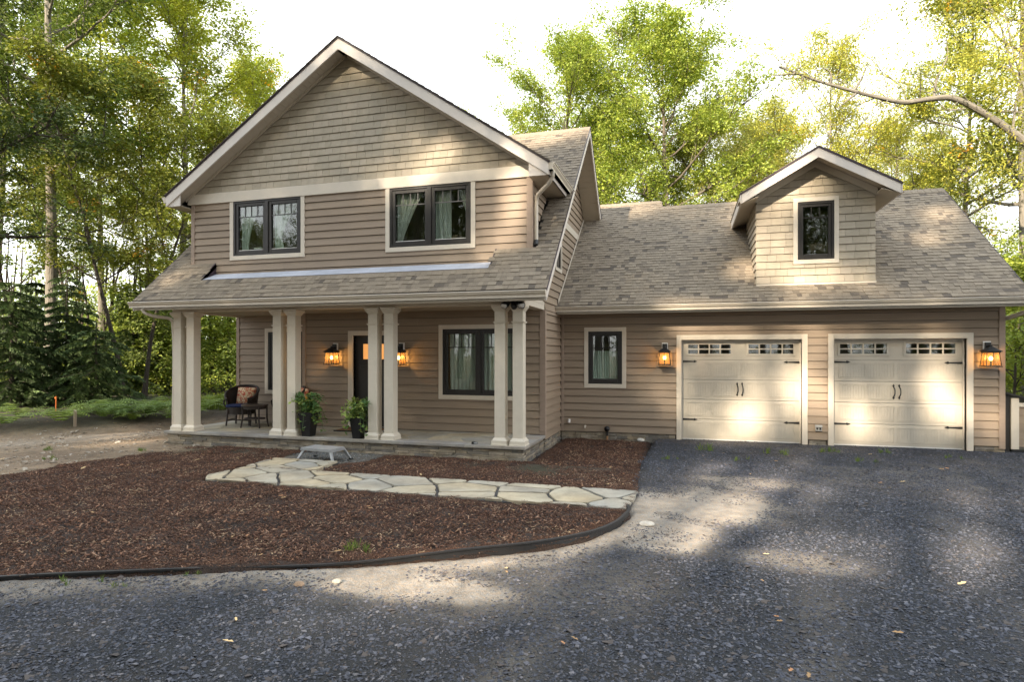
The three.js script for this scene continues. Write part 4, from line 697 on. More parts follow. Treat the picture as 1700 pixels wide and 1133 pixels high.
// ------------------------------------------------------------------ ground, drive, bed, path
function sd(poly, x, z) { let d = 1e9, s = false; for (let i = 0, j = poly.length - 1; i < poly.length; j = i++) { const [ax, az] = poly[i], [bx, bz] = poly[j], ex = bx - ax, ez = bz - az, wx = x - ax, wz = z - az, t = clamp((wx * ex + wz * ez) / (ex * ex + ez * ez), 0, 1), dx = wx - ex * t, dz = wz - ez * t; d = Math.min(d, dx * dx + dz * dz); if ((az > z) !== (bz > z) && x < (bx - ax) * (z - az) / (bz - az) + ax) s = !s; } return (s ? 1 : -1) * Math.sqrt(d); }
const EDGE = [[-.66, 6.33], [-.625, 6.58], [-.69, 6.97], [-.93, 7.54], [-1.32, 7.97], [-1.82, 8.32], [-2.56, 8.72], [-3.7, 9.2], [-4.6, 9.58], [-5.42, 9.95], [-8, 11.2], [-10.4, 12.4]];
const BED = [[-10.0, 3.1], [-2.7, 3.1], [-2.7, .02], [-.80, .02], [-.72, 2.8], [-.64, 5.38], ...EDGE, [-10.1, 7.2], [-9.9, 5.6]];
const PATH1 = [[-6.86, 5.36], [-.63, 5.36], [-.67, 6.33], [-3.7, 6.36], [-6.74, 6.36], [-6.95, 6.1]], PATH2 = [[-6.95, 4.55], [-5.68, 4.55], [-5.62, 5.352], [-6.90, 5.352]];
const PATCH = [[-7.1, 3.2], [-5.55, 3.2], [-5.45, 4.0], [-5.66, 4.56], [-6.95, 4.56], [-7.2, 3.9]];
const pathSd = (x, z) => Math.max(sd(PATH1, x, z), sd(PATH2, x, z));
const bedSd = (x, z) => Math.min(sd(BED, x, z), -pathSd(x, z), -sd(PATCH, x, z));
const wob = (x, z, f) => fbm(x * f + 31, z * f + 17, 4) - .5;
const bedY = (x, z) => { const d = bedSd(x, z) + .05 * wob(x, z, 3); const base = lerp(-.07, .035, sstep(3.2, 6.5, z)); const near = sstep(2.2, .0, d) * 0; return base + .075 * wob(x, z, .9) + .07 * wob(x, z, 3.1) + .03 * wob(x, z, 9) - .16 * sstep(.03, -.1, d) - near; };
// fine stone dust shows where cars pack it: along the bed edge and at the corner of the walk
const dustAt = (x, z) => {
  const e = sd(BED, x, z); let v = 0;
  if (z > 5.2) v = Math.max(v, (1 - sstep(.10, .60, -e + .9 * wob(x, z, .8))) * lerp(1, .62, sstep(-2.6, -4.6, x)));
  const q = (cx, cz, rx, rz) => 1 - sstep(.5, 1.15, Math.hypot((x - cx) / rx, (z - cz) / rz) + 1.1 * wob(x, z, 1.1));
  v = Math.max(v, q(.1, 5.8, .95, 1.0), q(-.3, 7.0, .7, .8), q(.9, 4.2, .9, .5) * .7, q(-2.4, 9.05, 1.2, .35), .55 * q(1.0, 7.6, .8, .4));
  for (const c of [1.05, 4.0]) for (const t of [-.78, .78]) { const d = (x - c - t + .012 * z * z + .25 * wob(x, z, .3)) / .2; v = Math.max(v, .30 * Math.exp(-d * d) * sstep(.6, 1.6, z) * clamp(.5 + 2 * wob(x, z, .9), 0, 1)); }
  v = Math.max(v, .26 * sstep(.05, .16, wob(x, z, .35)));
  return clamp(v * sstep(.0, .3, -e + .25), 0, 1);
};
function sheet(xs, zs, yAt, colorAt, name, m, kind = 'structure') {
  const pos = [], uv = [], col = [], idx = [], nx = xs.length, nzz = zs.length;
  for (const z of zs) for (const x of xs) { pos.push(x, yAt(x, z), z); uv.push(x, z); const c = colorAt(x, z); col.push(...c); }
  for (let j = 0; j < nzz - 1; j++) for (let i = 0; i < nx - 1; i++) { const a = j * nx + i, b = a + nx; idx.push(a, b, a + 1, a + 1, b, b + 1); }
  const g = new THREE.BufferGeometry(); g.setAttribute('position', new THREE.Float32BufferAttribute(pos, 3)); g.setAttribute('uv', new THREE.Float32BufferAttribute(uv, 2)); g.setAttribute('color', new THREE.Float32BufferAttribute(col, 3)); g.setIndex(idx); g.computeVertexNormals();
  const o = mesh(name, g, m); o.userData.kind = kind; return o;
}
const steps = (a, b, d) => { const n = Math.round((b - a) / d); return Array.from({ length: n + 1 }, (_, i) => lerp(a, b, i / n)); };
const mixc = (a, b, t) => [lerp(a[0], b[0], t), lerp(a[1], b[1], t), lerp(a[2], b[2], t)];
const groundM = (s, bs) => M([1, 1, 1], .95, { vertexColors: true, map: T.soil, mapS: s, bump: T.soilB, bumpS: s, bumpScale: bs });
// wide ground: leaf litter under the trees, tan bare earth beside the porch
const yardSd = (x, z) => sd([[-19, 9], [-16.5, 5.2], [-15.2, 3.2], [-13.3, .9], [-10.9, -.6], [-10.3, -1.2], [-9.4, 3], [-9.4, 16], [-24, 16]], x, z) + .7 * wob(x, z, .6);
const gy = (x, z) => -.06 + .22 * wob(x, z, .25) * sstep(14, 22, Math.hypot(x, z - 6)) + .05 * wob(x, z, 1.3) * sstep(-9.6, -11, x) + .25 * sstep(.6, -.8, yardSd(x, z)) * sstep(-9, -12, x);
const litter = (x, z) => mixc(mixc([.085, .06, .038], [.05, .065, .02], sstep(-.1, .18, wob(x, z, .4))), [.16, .12, .075], sstep(.05, .25, wob(x, z, 1.7)));
const earth = (x, z) => mixc(mixc([.44, .325, .21], [.31, .22, .14], sstep(-.12, .15, wob(x, z, .55))), [.13, .10, .06], sstep(.1, .28, wob(x, z, 2.1)) * .7);
const dense = [...steps(-300, -34, 14), ...steps(-33.6, 12, .28), ...steps(12.5, 300, 14)], denseZ = [...steps(-300, -22, 12), ...steps(-21.6, 16, .28), ...steps(16.5, 300, 14)];
sheet(dense, denseZ, (x, z) => gy(x, z) - (x > XL && x < 5.7 && z < 3.2 && z > -8 ? .12 : 0), (x, z) => { const k = sstep(-.5, .5, yardSd(x, z)), sand = sstep(.75, .15, Math.abs(((x + 13) * 3.6 + (z - 3) * 2.4) / 4.33 + .8 * wob(x, z, .5))); return mixc(litter(x, z), mixc(earth(x, z), [.52, .42, .31], sand * .8), k); }, 'ground', groundM(.7, .03));
// gravel drive
const DRV = [[-.62, -.2], [14, -.4], [16, 8], [15, 26], [-22, 26], [-14, 14.3], ...EDGE.slice().reverse(), [-.64, 5.38], [-.72, 2.8]];
const gravelY = (x, z) => { const d = Math.max(sd(DRV, x, z), sd(PATCH, x, z) - .02); return .0 + .05 * wob(x, z, .45) * sstep(.2, 2.5, z) + .018 * wob(x, z, 2.2) - .14 * sstep(.0, -.12, d) - (sd(PATCH, x, z) > -.3 && x < -5 ? .05 : 0); };
sheet([...steps(-24, -9.2, .5), ...steps(-9, 9, .075), ...steps(9.3, 18, .5)], [...steps(-.6, 12, .075), ...steps(12.4, 28, .6)], gravelY, (x, z) => { const t = sd(PATCH, x, z) > -.02 && x < -5 ? .4 : dustAt(x, z), w = wob(x, z, 5); return mixc(mixc([.023, .027, .033], [.045, .041, .037], sstep(-.05, .25, wob(x, z, .7))), [.46 + .2 * w, .40 + .18 * w, .325 + .15 * w], t * .9); }, 'gravel_driveway', groundM(.9, .02));
sheet(steps(-10.6, -.4, .055), steps(-.1, 12.6, .055), bedY, (x, z) => mixc(mixc([.048, .026, .016], [.074, .039, .023], sstep(-.1, .2, wob(x, z, 1.3))), [.20, .17, .14], sstep(.7, .1, Math.hypot((x + 2.4) / 1.6, (z - 8.0) / .5)) * .45 * sstep(-.1, .2, wob(x, z, 2.4))), 'mulch_bed', groundM(.8, .03));
// stone walk
{
  const p = new THREE.Group(); p.name = 'path'; scene.add(p); tag(p, 'walk of irregular tan flagstones crossing the dark mulch to the drive', null, null, 'structure');
  const j = M([.10, .095, .092], .95, { map: T.soil, mapS: 1.2, bump: T.soilB, bumpS: 1.2, bumpScale: .012 });
  let n = 0; const put = g => mesh('flagstone', g, FLG[n++ % 4], p), Y = .042;
  flagstones(PATH1, .5, -.05, Y, .042, 403, put, 1.7); flagstones(PATH2, .55, -.05, Y, .034, 405, put, 1.3);
  for (const P of [PATH1, PATH2]) { const s = new THREE.Shape(P.map(q => new THREE.Vector2(q[0], -q[1]))), g = new THREE.ExtrudeGeometry(s, { depth: .10, bevelEnabled: false }); g.rotateX(-Math.PI / 2); g.translate(0, Y - .026 - .10 - (P === PATH2 ? .002 : 0), 0); mesh('joint_fill', uvBox(g), j, p); }
}
{
  const pts = curve(EDGE.map(([x, z]) => V(x, .0, z)), 90), g = []; const inn = [], out = [];
  const t = thing('garden_edging', 'black plastic edging curving along the front of the mulch bed', 'garden edging');
  const yt = p => lerp(.075, .008, sstep(-1.3, -3.2, p.x)) + .008 * Math.sin(p.x * 2.3);
  const prof = [[-.05, 0], [1, 0]]; const pos = [], idx = [], nn = pts.length;
  const ring = (i) => { const a = pts[Math.max(0, i - 1)], b = pts[Math.min(nn - 1, i + 1)], d = V().subVectors(b, a).normalize(), n = V(-d.z, 0, d.x), y = yt(pts[i]), lean = .01 * Math.sin(i * .4); return [[.006, -.08], [.006 + lean, y], [.02 + lean, y + .008], [.02 + lean, y + .022], [-.012 + lean, y + .022], [-.012 + lean, y + .006], [-.006, -.08]].map(([o, h]) => pts[i].clone().addScaledVector(n, -o + .02).add(V(0, h, 0))); };
  const rings = pts.map((_, i) => ring(i)); for (let i = 0; i < nn - 1; i++) for (let k = 0; k < 7; k++) { const A = rings[i][k], B = rings[i + 1][k], C = rings[i + 1][(k + 1) % 7], D = rings[i][(k + 1) % 7]; for (const q of [A, B, C, A, C, D]) pos.push(q.x, q.y, q.z); }
  const ge = new THREE.BufferGeometry(); ge.setAttribute('position', new THREE.Float32BufferAttribute(pos, 3)); ge.computeVertexNormals(); mesh('strip', uvBox(ge), M([.018, .018, .019], .5, { map: T.blotch, mapS: 2, bump: T.fine, bumpS: 3, bumpScale: .002 }), t);
}
// loose stones and mulch chips in small patches, turned and tinted so that none looks like its neighbour
function patchGeo(seed, n, rad, one, colors) {
  const r = rng(seed), pos = [], col = []; const q = new THREE.Quaternion(), e = new THREE.Euler(), m = new THREE.Matrix4(), v = V();
  for (let k = 0; k < n; k++) { const a = r() * 6.283, d = Math.sqrt(r()) * rad, { tri, s, tilt, y } = one(r); e.set((r() - .5) * tilt, r() * 6.283, (r() - .5) * tilt); q.setFromEuler(e); m.compose(V(Math.cos(a) * d, y, Math.sin(a) * d), q, s); const c = colors[Math.floor(r() * colors.length)], t = .7 + .6 * r(); for (const p of tri) { v.copy(p).applyMatrix4(m); pos.push(v.x, v.y, v.z); col.push(c[0] * t, c[1] * t, c[2] * t); } }
  const g = new THREE.BufferGeometry(); g.setAttribute('position', new THREE.Float32BufferAttribute(pos, 3)); g.setAttribute('color', new THREE.Float32BufferAttribute(col, 3)); g.computeVertexNormals(); return g;
}
function scatter(name, label, geos, m, places) {                // places: [x, y, z, turn, scale, tint]
  const g = new THREE.Group(); g.name = name; scene.add(g); tag(g, label, null, null, 'stuff');
  const d = new THREE.Object3D(), by = geos.map(() => []); places.forEach((p, i) => by[i % geos.length].push(p));
  by.forEach((l, k) => { if (!l.length) return; const im = new THREE.InstancedMesh(geos[k], m, l.length); im.name = numbered(name + '_patch'); im.castShadow = im.receiveShadow = true; im.userData.kind = 'stuff'; const c = new THREE.Color(); l.forEach((p, i) => { d.position.set(p[0], p[1], p[2]); d.rotation.set(p[6] || 0, p[3], p[7] || 0); d.scale.setScalar(p[4]); d.updateMatrix(); im.setMatrixAt(i, d.matrix); const t = p[5] || [1, 1, 1]; c.setRGB(t[0], t[1], t[2]); im.setColorAt(i, c); }); g.add(im); });
  return g;
}
const ROCKS = (() => { const r = rng(88), out = []; for (let k = 0; k < 8; k++) { const base = [V(1, 0, 0), V(-1, 0, 0), V(0, 1, 0), V(0, -1, 0), V(0, 0, 1), V(0, 0, -1)].map(p => p.clone().add(V((r() - .5) * .9, (r() - .5) * .5, (r() - .5) * .9))), f = [[0, 2, 4], [4, 2, 1], [1, 2, 5], [5, 2, 0], [0, 4, 3], [4, 1, 3], [1, 5, 3], [5, 0, 3]], tri = []; for (const t of f) for (const i of t) tri.push(base[i]); out.push(tri); } return out; })();
const BAR = (() => { const g = new THREE.BoxGeometry(1, 1, 1).toNonIndexed(), p = g.attributes.position, tri = []; for (let i = 0; i < p.count; i++) { const x = p.getX(i); tri.push(V(x * 2, p.getY(i) * (x > 0 ? .6 : 1), p.getZ(i) * (x > 0 ? .5 : 1))); } return tri; })();
const looseM = M([1, 1, 1], .88, { vertexColors: true });
{
  const cols = [[.048, .056, .069], [.039, .046, .058], [.070, .078, .091], [.028, .033, .041], [.11, .115, .12], [.058, .053, .047], [.045, .054, .069], [.034, .041, .051]];
  const geos = [1, 2, 3, 4, 5, 6].map(k => patchGeo(500 + k, 64, .17, r => { const s = .0042 + .010 * Math.pow(r(), 2.4) + (r() < .03 ? .009 : 0); return { tri: ROCKS[Math.floor(r() * 8)], s: V(s * (1 + .5 * r()), s * (.35 + .3 * r()), s), tilt: .7, y: s * .12 }; }, cols));
  const r = rng(600), P = []; const cell = .128;
  for (let z = -.05; z < 12.1; z += cell) for (let x = -9; x < 8.8; x += cell) {
    const px = x + (r() - .5) * cell, pz = z + (r() - .5) * cell, a = r(), b = r(), c = r();
    const d = Math.max(sd(DRV, px, pz), sd(PATCH, px, pz)); if (d < .05) continue; const dist = Math.hypot(px, pz - CAM.z); if (dist > 11 && c < .35) continue;
    const lat = px * Math.cos(YAW) - (pz - CAM.z) * -Math.sin(YAW); const dep = px * -Math.sin(YAW) - (pz - CAM.z) * Math.cos(YAW); if (dep < 2.4 || Math.abs(px * Math.cos(YAW) - (pz - CAM.z) * Math.sin(YAW)) > dep * .95 + .5) continue;
    const t = dustAt(px, pz); if (a < t * .93) continue;
    const w = sstep(-.1, .25, wob(px, pz, .7)), l = .85 + .3 * b; const q = sd(PATCH, px, pz) > 0 ? 2.3 : 1; P.push([px, gravelY(px, pz), pz, c * 6.283, .85 + .4 * b, [q * l * lerp(1, 1.3, w * .5 + t * .8), q * .95 * l * lerp(1, 1.15, w * .5 + t * .7), (q > 1 ? .8 : 1) * q * l * lerp(1, 1.0, w * .5)]]);
  }
  scatter('gravel', 'loose blue-grey crushed stone covering the driveway', geos, looseM, P); console.log('gravel patches', P.length);
}
{
  const cols = [[.084, .039, .022], [.061, .028, .016], [.114, .052, .028], [.044, .021, .013], [.150, .076, .043], [.095, .044, .025], [.068, .031, .018], [.20, .12, .075]];
  const geos = [1, 2, 3, 4, 5, 6].map(k => patchGeo(700 + k, 66, .17, r => { const s = .0045 + .0065 * r(); return { tri: BAR, s: V(s * (.8 + 1.2 * r()), s * (.3 + .5 * r()), s * (.6 + .8 * r())), tilt: 1.1, y: s * .3 + r() * .008 }; }, cols));
  const r = rng(800), P = []; const cell = .145;
  for (let z = 0; z < 12.4; z += cell) for (let x = -10.4; x < -.6; x += cell) { const px = x + (r() - .5) * cell, pz = z + (r() - .5) * cell, b = r(), c = r(); const bd = bedSd(px, pz); if (bd < .2) continue; const l = .75 + .5 * b; P.push([px, bedY(px, pz), pz, c * 6.283, .85 + .5 * b, [l, l, l]]); }
  for (let k = 0; k < 60000; k++) { const px = lerp(-10.2, -.6, r()), pz = lerp(0, 12.3, r()), bd = bedSd(px, pz); if (bd < .06 || bd > .22) continue; const l = .75 + .5 * r(); P.push([px, bedY(px, pz), pz, r() * 6.283, .34 + .2 * r(), [l, l, l]]); }
  for (let k = 0; k < 4000; k++) { const px = lerp(-7, -.6, r()), pz = lerp(4.5, 6.4, r()), d = pathSd(px, pz); if (d < 0 || r() < d * 16 - .1) continue; P.push([px, .042, pz, r() * 6.283, .10 + .16 * r(), [1, 1, 1]]); }
  scatter('mulch', 'dark brown shredded bark mulch covering the planting bed', geos, looseM, P); console.log('mulch patches', P.length);
}
{
  // dry leaves and crumbs of pale wood scattered over the bed, the drive and the bare earth
  const leaf = (seed, n) => { const r = rng(seed), c = [V(0, 0, -1), V(.55, .12, -.2), V(.25, .05, .1), V(.5, .2, .6), V(0, .05, 1.1), V(-.5, .16, .6), V(-.25, .02, .1), V(-.55, .15, -.2)], tri = []; for (let i = 0; i < 8; i++) tri.push(V(0, .0, .1), c[i], c[(i + 1) % 8]); return patchGeo(seed, n, .12, q => ({ tri, s: V(.03, .03, .034).multiplyScalar(.7 + .6 * q()), tilt: .5, y: .012 }), [[.42, .27, .12], [.36, .22, .10], [.5, .36, .18], [.30, .15, .07]]); };
  const r = rng(900), P = []; for (let k = 0; k < 260; k++) { const x = lerp(-18, 6, r()), z = lerp(.2, 11.5, r()), b = bedSd(x, z), a = r(); if (sd([[-10.7, -9], [-2.7, -9], [-2.7, 3.4], [-10.7, 3.4]], x, z) > 0 || pathSd(x, z) > -.1) continue; if (b < .05 && sd(DRV, x, z) > 0 && a < .55) continue; P.push([x, b > 0 ? bedY(x, z) + .012 : Math.max(gravelY(x, z), x < -9.6 ? gy(x, z) : -1) + .008, z, r() * 6.283, .6 + .7 * r()]); }
  scatter('fallen_leaves', 'dry brown leaves scattered over mulch and gravel', [leaf(1, 1), leaf(2, 1), leaf(3, 2)], looseM, P);
  const T1 = patchGeo(77, 14, .16, q => ({ tri: BAR, s: V(.006 + .012 * q(), .003, .004), tilt: .6, y: .012 }), [[.45, .33, .20], [.38, .27, .17], [.3, .2, .12]]), P2 = []; for (let k = 0; k < 420; k++) { const x = lerp(-10.2, -.7, r()), z = lerp(.3, 11.6, r()); if (bedSd(x, z) < .1) continue; P2.push([x, bedY(x, z) + .01, z, r() * 6.3, .7 + .7 * r()]); }
  scatter('wood_splinters', 'pale wood splinters lying on the dark mulch', [T1], looseM, P2);
  const P3 = [], lumps = patchGeo(78, 10, .3, q => { const s = .012 + .05 * Math.pow(q(), 3); return { tri: ROCKS[Math.floor(q() * 8)], s: V(s, s * .6, s), tilt: 1, y: 0 }; }, [[.22, .17, .12], [.34, .28, .2], [.12, .09, .06], [.4, .35, .28]]); for (let k = 0; k < 900; k++) { const x = lerp(-24, -9.6, r()), z = lerp(-1.5, 9, r()); if (yardSd(x, z) < 0) continue; P3.push([x, gy(x, z), z, r() * 6.3, .6 + .6 * r()]); }
  scatter('soil_clods', 'clods and pebbles on the bare earth left of the porch', [lumps], looseM, P3);
}
function stone(pos, s, label, c, seed) { const r = rng(seed), g = new THREE.IcosahedronGeometry(1, 2), p = g.attributes.position, key = {}; for (let i = 0; i < p.count; i++) { const x = p.getX(i), y = p.getY(i), z = p.getZ(i), k = 1 + .5 * (fbm(x * 1.3 + seed, y * 1.3 + z * 1.7 + 9, 3) - .5); p.setXYZ(i, x * k * s[0], y * k * s[1], z * k * s[2]); } g.computeVertexNormals(); const m = mesh('stone', uvBox(g), M(c, .85, { map: T.stone, mapS: 3, bump: T.stoneB, bumpS: 3, bumpScale: .01 }), scene); m.name = numbered('stone'); m.position.set(...pos); tag(m, label, 'stone'); }
stone([-.42, .02, 6.85], [.085, .03, .06], 'pale flat stone on the gravel just outside the curved black edging', [.55, .52, .46], 12);
stone([-.95, .02, .45], [.075, .04, .05], 'white stone at the far corner of the mulch by the garage wall', [.68, .66, .6], 13);
stone([-3.0, .005, 9.35], [.042, .028, .036], 'small brown stone on the pale dust in front of the black edging', [.34, .24, .16], 14);
stone([-2.75, .005, 9.2], [.04, .018, .034], 'flat pale stone chip touching the black edging near the drive', [.5, .46, .38], 15);
{
  const t = thing('wooden_stake', 'short weathered wooden stake standing in the bare earth by the ferns', 'stake', [-14.5, -.1, 2.3]); mesh('shaft', slab([V(-.03, 0, .02), V(.03, 0, .02), V(.045, .55, .02), V(-.02, .58, .02)], V(0, 0, -.04)), wood([.38, .30, .22]), t);
  const q = survey(93, 17.5); const u = thing('marker_stake', 'thin orange marker stake standing before the dark spruces', 'stake', [q.x, 0, q.z]); mesh('shaft', tube([V(0, 0, 0), V(.02, .62, 0)], .015, 6), M([.5, .13, .02], .6), u); mesh('ribbon', slab([V(.02, .61, .01), V(-.025, .59, .01), V(-.025, .54, .01), V(.02, .56, .01)], V(0, 0, .006)), M([.55, .14, .02], .7), u);
}
// ------------------------------------------------------------------ trees and plants
// a spray of leaves: n leaf shapes in a flattened ball, some dark, some light
function leafSpray(seed, n, R, L, W, flat = .55, droop = .25) {
  const r = rng(seed), pos = [], col = [], nor = [];
  for (let k = 0; k < n; k++) {
    const a = r() * 6.283, d = Math.pow(r(), .45) * R, p = V(Math.cos(a) * d, (r() - .5) * 2 * R * flat * Math.sqrt(Math.max(0, 1 - d * d / R / R * .8)), Math.sin(a) * d);
    const dir = V(Math.cos(a) + (r() - .5) * 1.6, -droop + (r() - .5) * .9, Math.sin(a) + (r() - .5) * 1.6).normalize(), n0 = V((r() - .5) * 1.4, 1, (r() - .5) * 1.4).normalize(), s = V().crossVectors(dir, n0).normalize(), u = V().crossVectors(s, dir).normalize();
    const l = L * (.55 + .9 * r()), w = W * (.55 + .9 * r()) / 2, t = .72 + .56 * r(), yel = r();
    const m = p.clone().addScaledVector(dir, l * .5), e = p.clone().addScaledVector(dir, l).addScaledVector(u, -l * .12), q = m.clone().addScaledVector(s, w).addScaledVector(u, l * .08), z = m.clone().addScaledVector(s, -w).addScaledVector(u, l * .08);
    for (const v of [p, q, e, p, e, z]) { pos.push(v.x, v.y, v.z); col.push(t * (1 + .22 * yel), t, t * (1 - .25 * yel)); }
  }
  const g = new THREE.BufferGeometry(); g.setAttribute('position', new THREE.Float32BufferAttribute(pos, 3)); g.setAttribute('color', new THREE.Float32BufferAttribute(col, 3)); g.computeVertexNormals(); return g;
}
const SPRAY = [1, 2, 3].map(k => leafSpray(1000 + k, 34, .42, .118, .074));
const SPRAY_FINE = [1, 2].map(k => leafSpray(1010 + k, 24, .34, .10, .055));
function crownMesh(name, clumps, geos, m, tint, parent, seed) {
  const r = rng(seed), by = geos.map(() => []); clumps.forEach((c, i) => by[i % geos.length].push(c)); const d = new THREE.Object3D(), c = new THREE.Color();
  by.forEach((l, k) => { if (!l.length) return; const im = new THREE.InstancedMesh(geos[k], m, l.length); im.name = name; im.castShadow = im.receiveShadow = true; im.userData.kind = 'stuff'; l.forEach((q, i) => { d.position.copy(q.p); d.rotation.set((r() - .5) * .9, r() * 6.283, (r() - .5) * .9); d.scale.setScalar(q.s); d.updateMatrix(); im.setMatrixAt(i, d.matrix); const t = tint(q, r); c.setRGB(...t); im.setColorAt(i, c); }); parent.add(im); });
}
// broadleaved tree: wandering trunk, limbs that fork, leaf sprays along the twigs
function growTree(o) {
  const r = rng(o.seed), H = o.H, trunk = [], rad = [], n = 14; let x = 0, z = 0, vx = (r() - .5) * .12 + (o.lean?.[0] ?? 0), vz = (r() - .5) * .12 + (o.lean?.[1] ?? 0);
  for (let i = 0; i <= n; i++) { const t = i / n; trunk.push(V(x, H * .97 * t, z)); rad.push(o.r * (1.0 - .88 * Math.pow(t, .9)) * (i === 0 ? 1.35 : 1)); vx += (r() - .5) * .09; vz += (r() - .5) * .09; x += vx * H / n; z += vz * H / n; }
  const at = t => { const f = clamp(t, 0, 1) * n, i = Math.min(n - 1, Math.floor(f)); return trunk[i].clone().lerp(trunk[i + 1], f - i); }, rAt = t => { const f = clamp(t, 0, 1) * n, i = Math.min(n - 1, Math.floor(f)); return lerp(rad[i], rad[i + 1], f - i); };
  const branches = [], clumps = []; const tb = o.base / H;
  for (let k = 0; k < o.limbs; k++) {
    const t = lerp(tb, .98, (k + r() * .8) / o.limbs), a = k * 2.4 + (r() - .5) * 1.1, rel = (t - tb) / (1 - tb), prof = o.profile ? o.profile(rel) : Math.sin(Math.PI * clamp(.22 + .72 * rel, 0, 1)) * .95 + .08, Ln = o.R * prof * (.65 + .6 * r()), el = lerp(o.el?.[0] ?? .25, o.el?.[1] ?? 1.15, rel) + (r() - .5) * .4;
    const dir = V(Math.cos(a) * Math.cos(el), Math.sin(el), Math.sin(a) * Math.cos(el)), p0 = at(t), pts = [p0]; let d = dir.clone(), p = p0.clone(); const seg = 6; for (let i = 0; i < seg; i++) { d.add(V((r() - .5) * .5, (r() - .38) * .35, (r() - .5) * .5)).normalize(); p = p.clone().addScaledVector(d, Ln / seg); pts.push(p); }
    const r0 = Math.min(rAt(t) * .62, .028 * Ln + .02); branches.push(tube(pts, pts.map((_, i) => Math.max(.008, r0 * (1 - i / seg * .85))), 5));
    const subs = Math.max(3, Math.round((o.subs ?? 7) * (.5 + .5 * Ln / o.R)));
    for (let s = 0; s < subs; s++) {
      const f = lerp(.28, 1, (s + r()) / subs) * seg, i = Math.min(seg - 1, Math.floor(f)), q0 = pts[i].clone().lerp(pts[i + 1], f - i), sd0 = V().subVectors(pts[i + 1], pts[i]).normalize().add(V((r() - .5) * 1.9, (r() - .35) * 1.1, (r() - .5) * 1.9)).normalize(), sl = Ln * (.22 + .25 * r()) + .35, sp = [q0]; let q = q0.clone(), dd = sd0.clone(); for (let j = 0; j < 3; j++) { dd.add(V((r() - .5) * .6, (r() - .45) * .4, (r() - .5) * .6)).normalize(); q = q.clone().addScaledVector(dd, sl / 3); sp.push(q); }
      branches.push(tube(sp, [r0 * .34 + .006, r0 * .22 + .005, .009, .005], 4));
      const cn = Math.round((o.clumps ?? 6) * (.6 + .8 * r())); for (let j = 0; j < cn; j++) { const g = lerp(.25, 1.05, r()) * 3, ii = Math.min(2, Math.floor(g)); const c = sp[ii].clone().lerp(sp[ii + 1], g - ii).add(V((r() - .5), (r() - .5) * .6, (r() - .5)).multiplyScalar((o.spread ?? .55) * (.4 + sl * .35))); clumps.push({ p: c, s: (o.leaf ?? 1) * (.7 + .6 * r()), h: c.y / H }); }
    }
  }
  return { trunk: tube(trunk, rad, 10), branch: merge(branches), clumps };
}
const tintOf = (a, b, warm) => (q, r) => { const t = r(), k = .75 + .5 * r(); const c = mixc(a, b, t); return r() < (warm ?? 0) ? [c[0] * 2.1 * k, c[1] * 1.1 * k, c[2] * .6 * k] : [c[0] * k, c[1] * k, c[2] * k]; };
const leafMat = leafM([1, 1, 1], .52);
const KINDS = {
  tall: { o: { seed: 11, H: 18, R: 4.2, r: .20, base: 6.5, limbs: 28, subs: 7, clumps: 8, spread: .5 }, bark: 'barkPale', tint: tintOf([.17, .20, .028], [.10, .15, .025], .03) },
  oak: { o: { seed: 23, H: 17, R: 4.9, r: .22, base: 6.0, limbs: 34, subs: 9, clumps: 9, el: [.0, 1.05], profile: r => .75 + .35 * Math.sin(Math.PI * Math.min(1, r * 1.05)) - .45 * r * r * r }, bark: 'bark', tint: tintOf([.17, .20, .035], [.10, .145, .03], .05) },
  shade: { o: { seed: 37, H: 19, R: 5.4, r: .24, base: 5.2, limbs: 24, subs: 7, clumps: 7, el: [.2, 1.1] }, bark: 'barkDark', tint: tintOf([.09, .14, .03], [.055, .095, .025], .0) },
  sparse: { o: { seed: 41, H: 17, R: 3.9, r: .15, base: 6.5, limbs: 34, subs: 7, clumps: 7, spread: .5, leaf: .95 }, bark: 'barkPale', tint: tintOf([.48, .50, .09], [.34, .41, .075], .01), fine: true },
  sapling: { o: { seed: 53, H: 11, R: 2.4, r: .085, base: 3.8, limbs: 18, subs: 5, clumps: 6, leaf: .85 }, bark: 'barkDark', tint: tintOf([.15, .15, .03], [.10, .12, .03], .06) },
  bush: { o: { seed: 67, H: 4.2, R: 2.0, r: .05, base: .5, limbs: 20, subs: 5, clumps: 6, el: [.3, 1.2] }, bark: 'barkDark', tint: tintOf([.17, .23, .03], [.09, .15, .025], .0) },
};
const made = {}, proto = {};
for (const k in KINDS) made[k] = growTree(KINDS[k].o);
function plant(kind, name, label, category, pos, turn, scale, tint, group) {
  const K = KINDS[kind], t = thing(name, label, category, pos, turn, group); t.scale.set(scale[0], scale[1], scale[0]);
  mesh('trunk', made[kind].trunk, mat[K.bark], t); mesh('branch', made[kind].branch, mat[K.bark], t);
  let cl = made[kind].clumps; crownMesh('crown', cl, K.fine ? SPRAY_FINE : SPRAY, leafMat, tint || K.tint, t, Math.round(pos[0] * 97 + pos[2] * 13));
  return t;
}
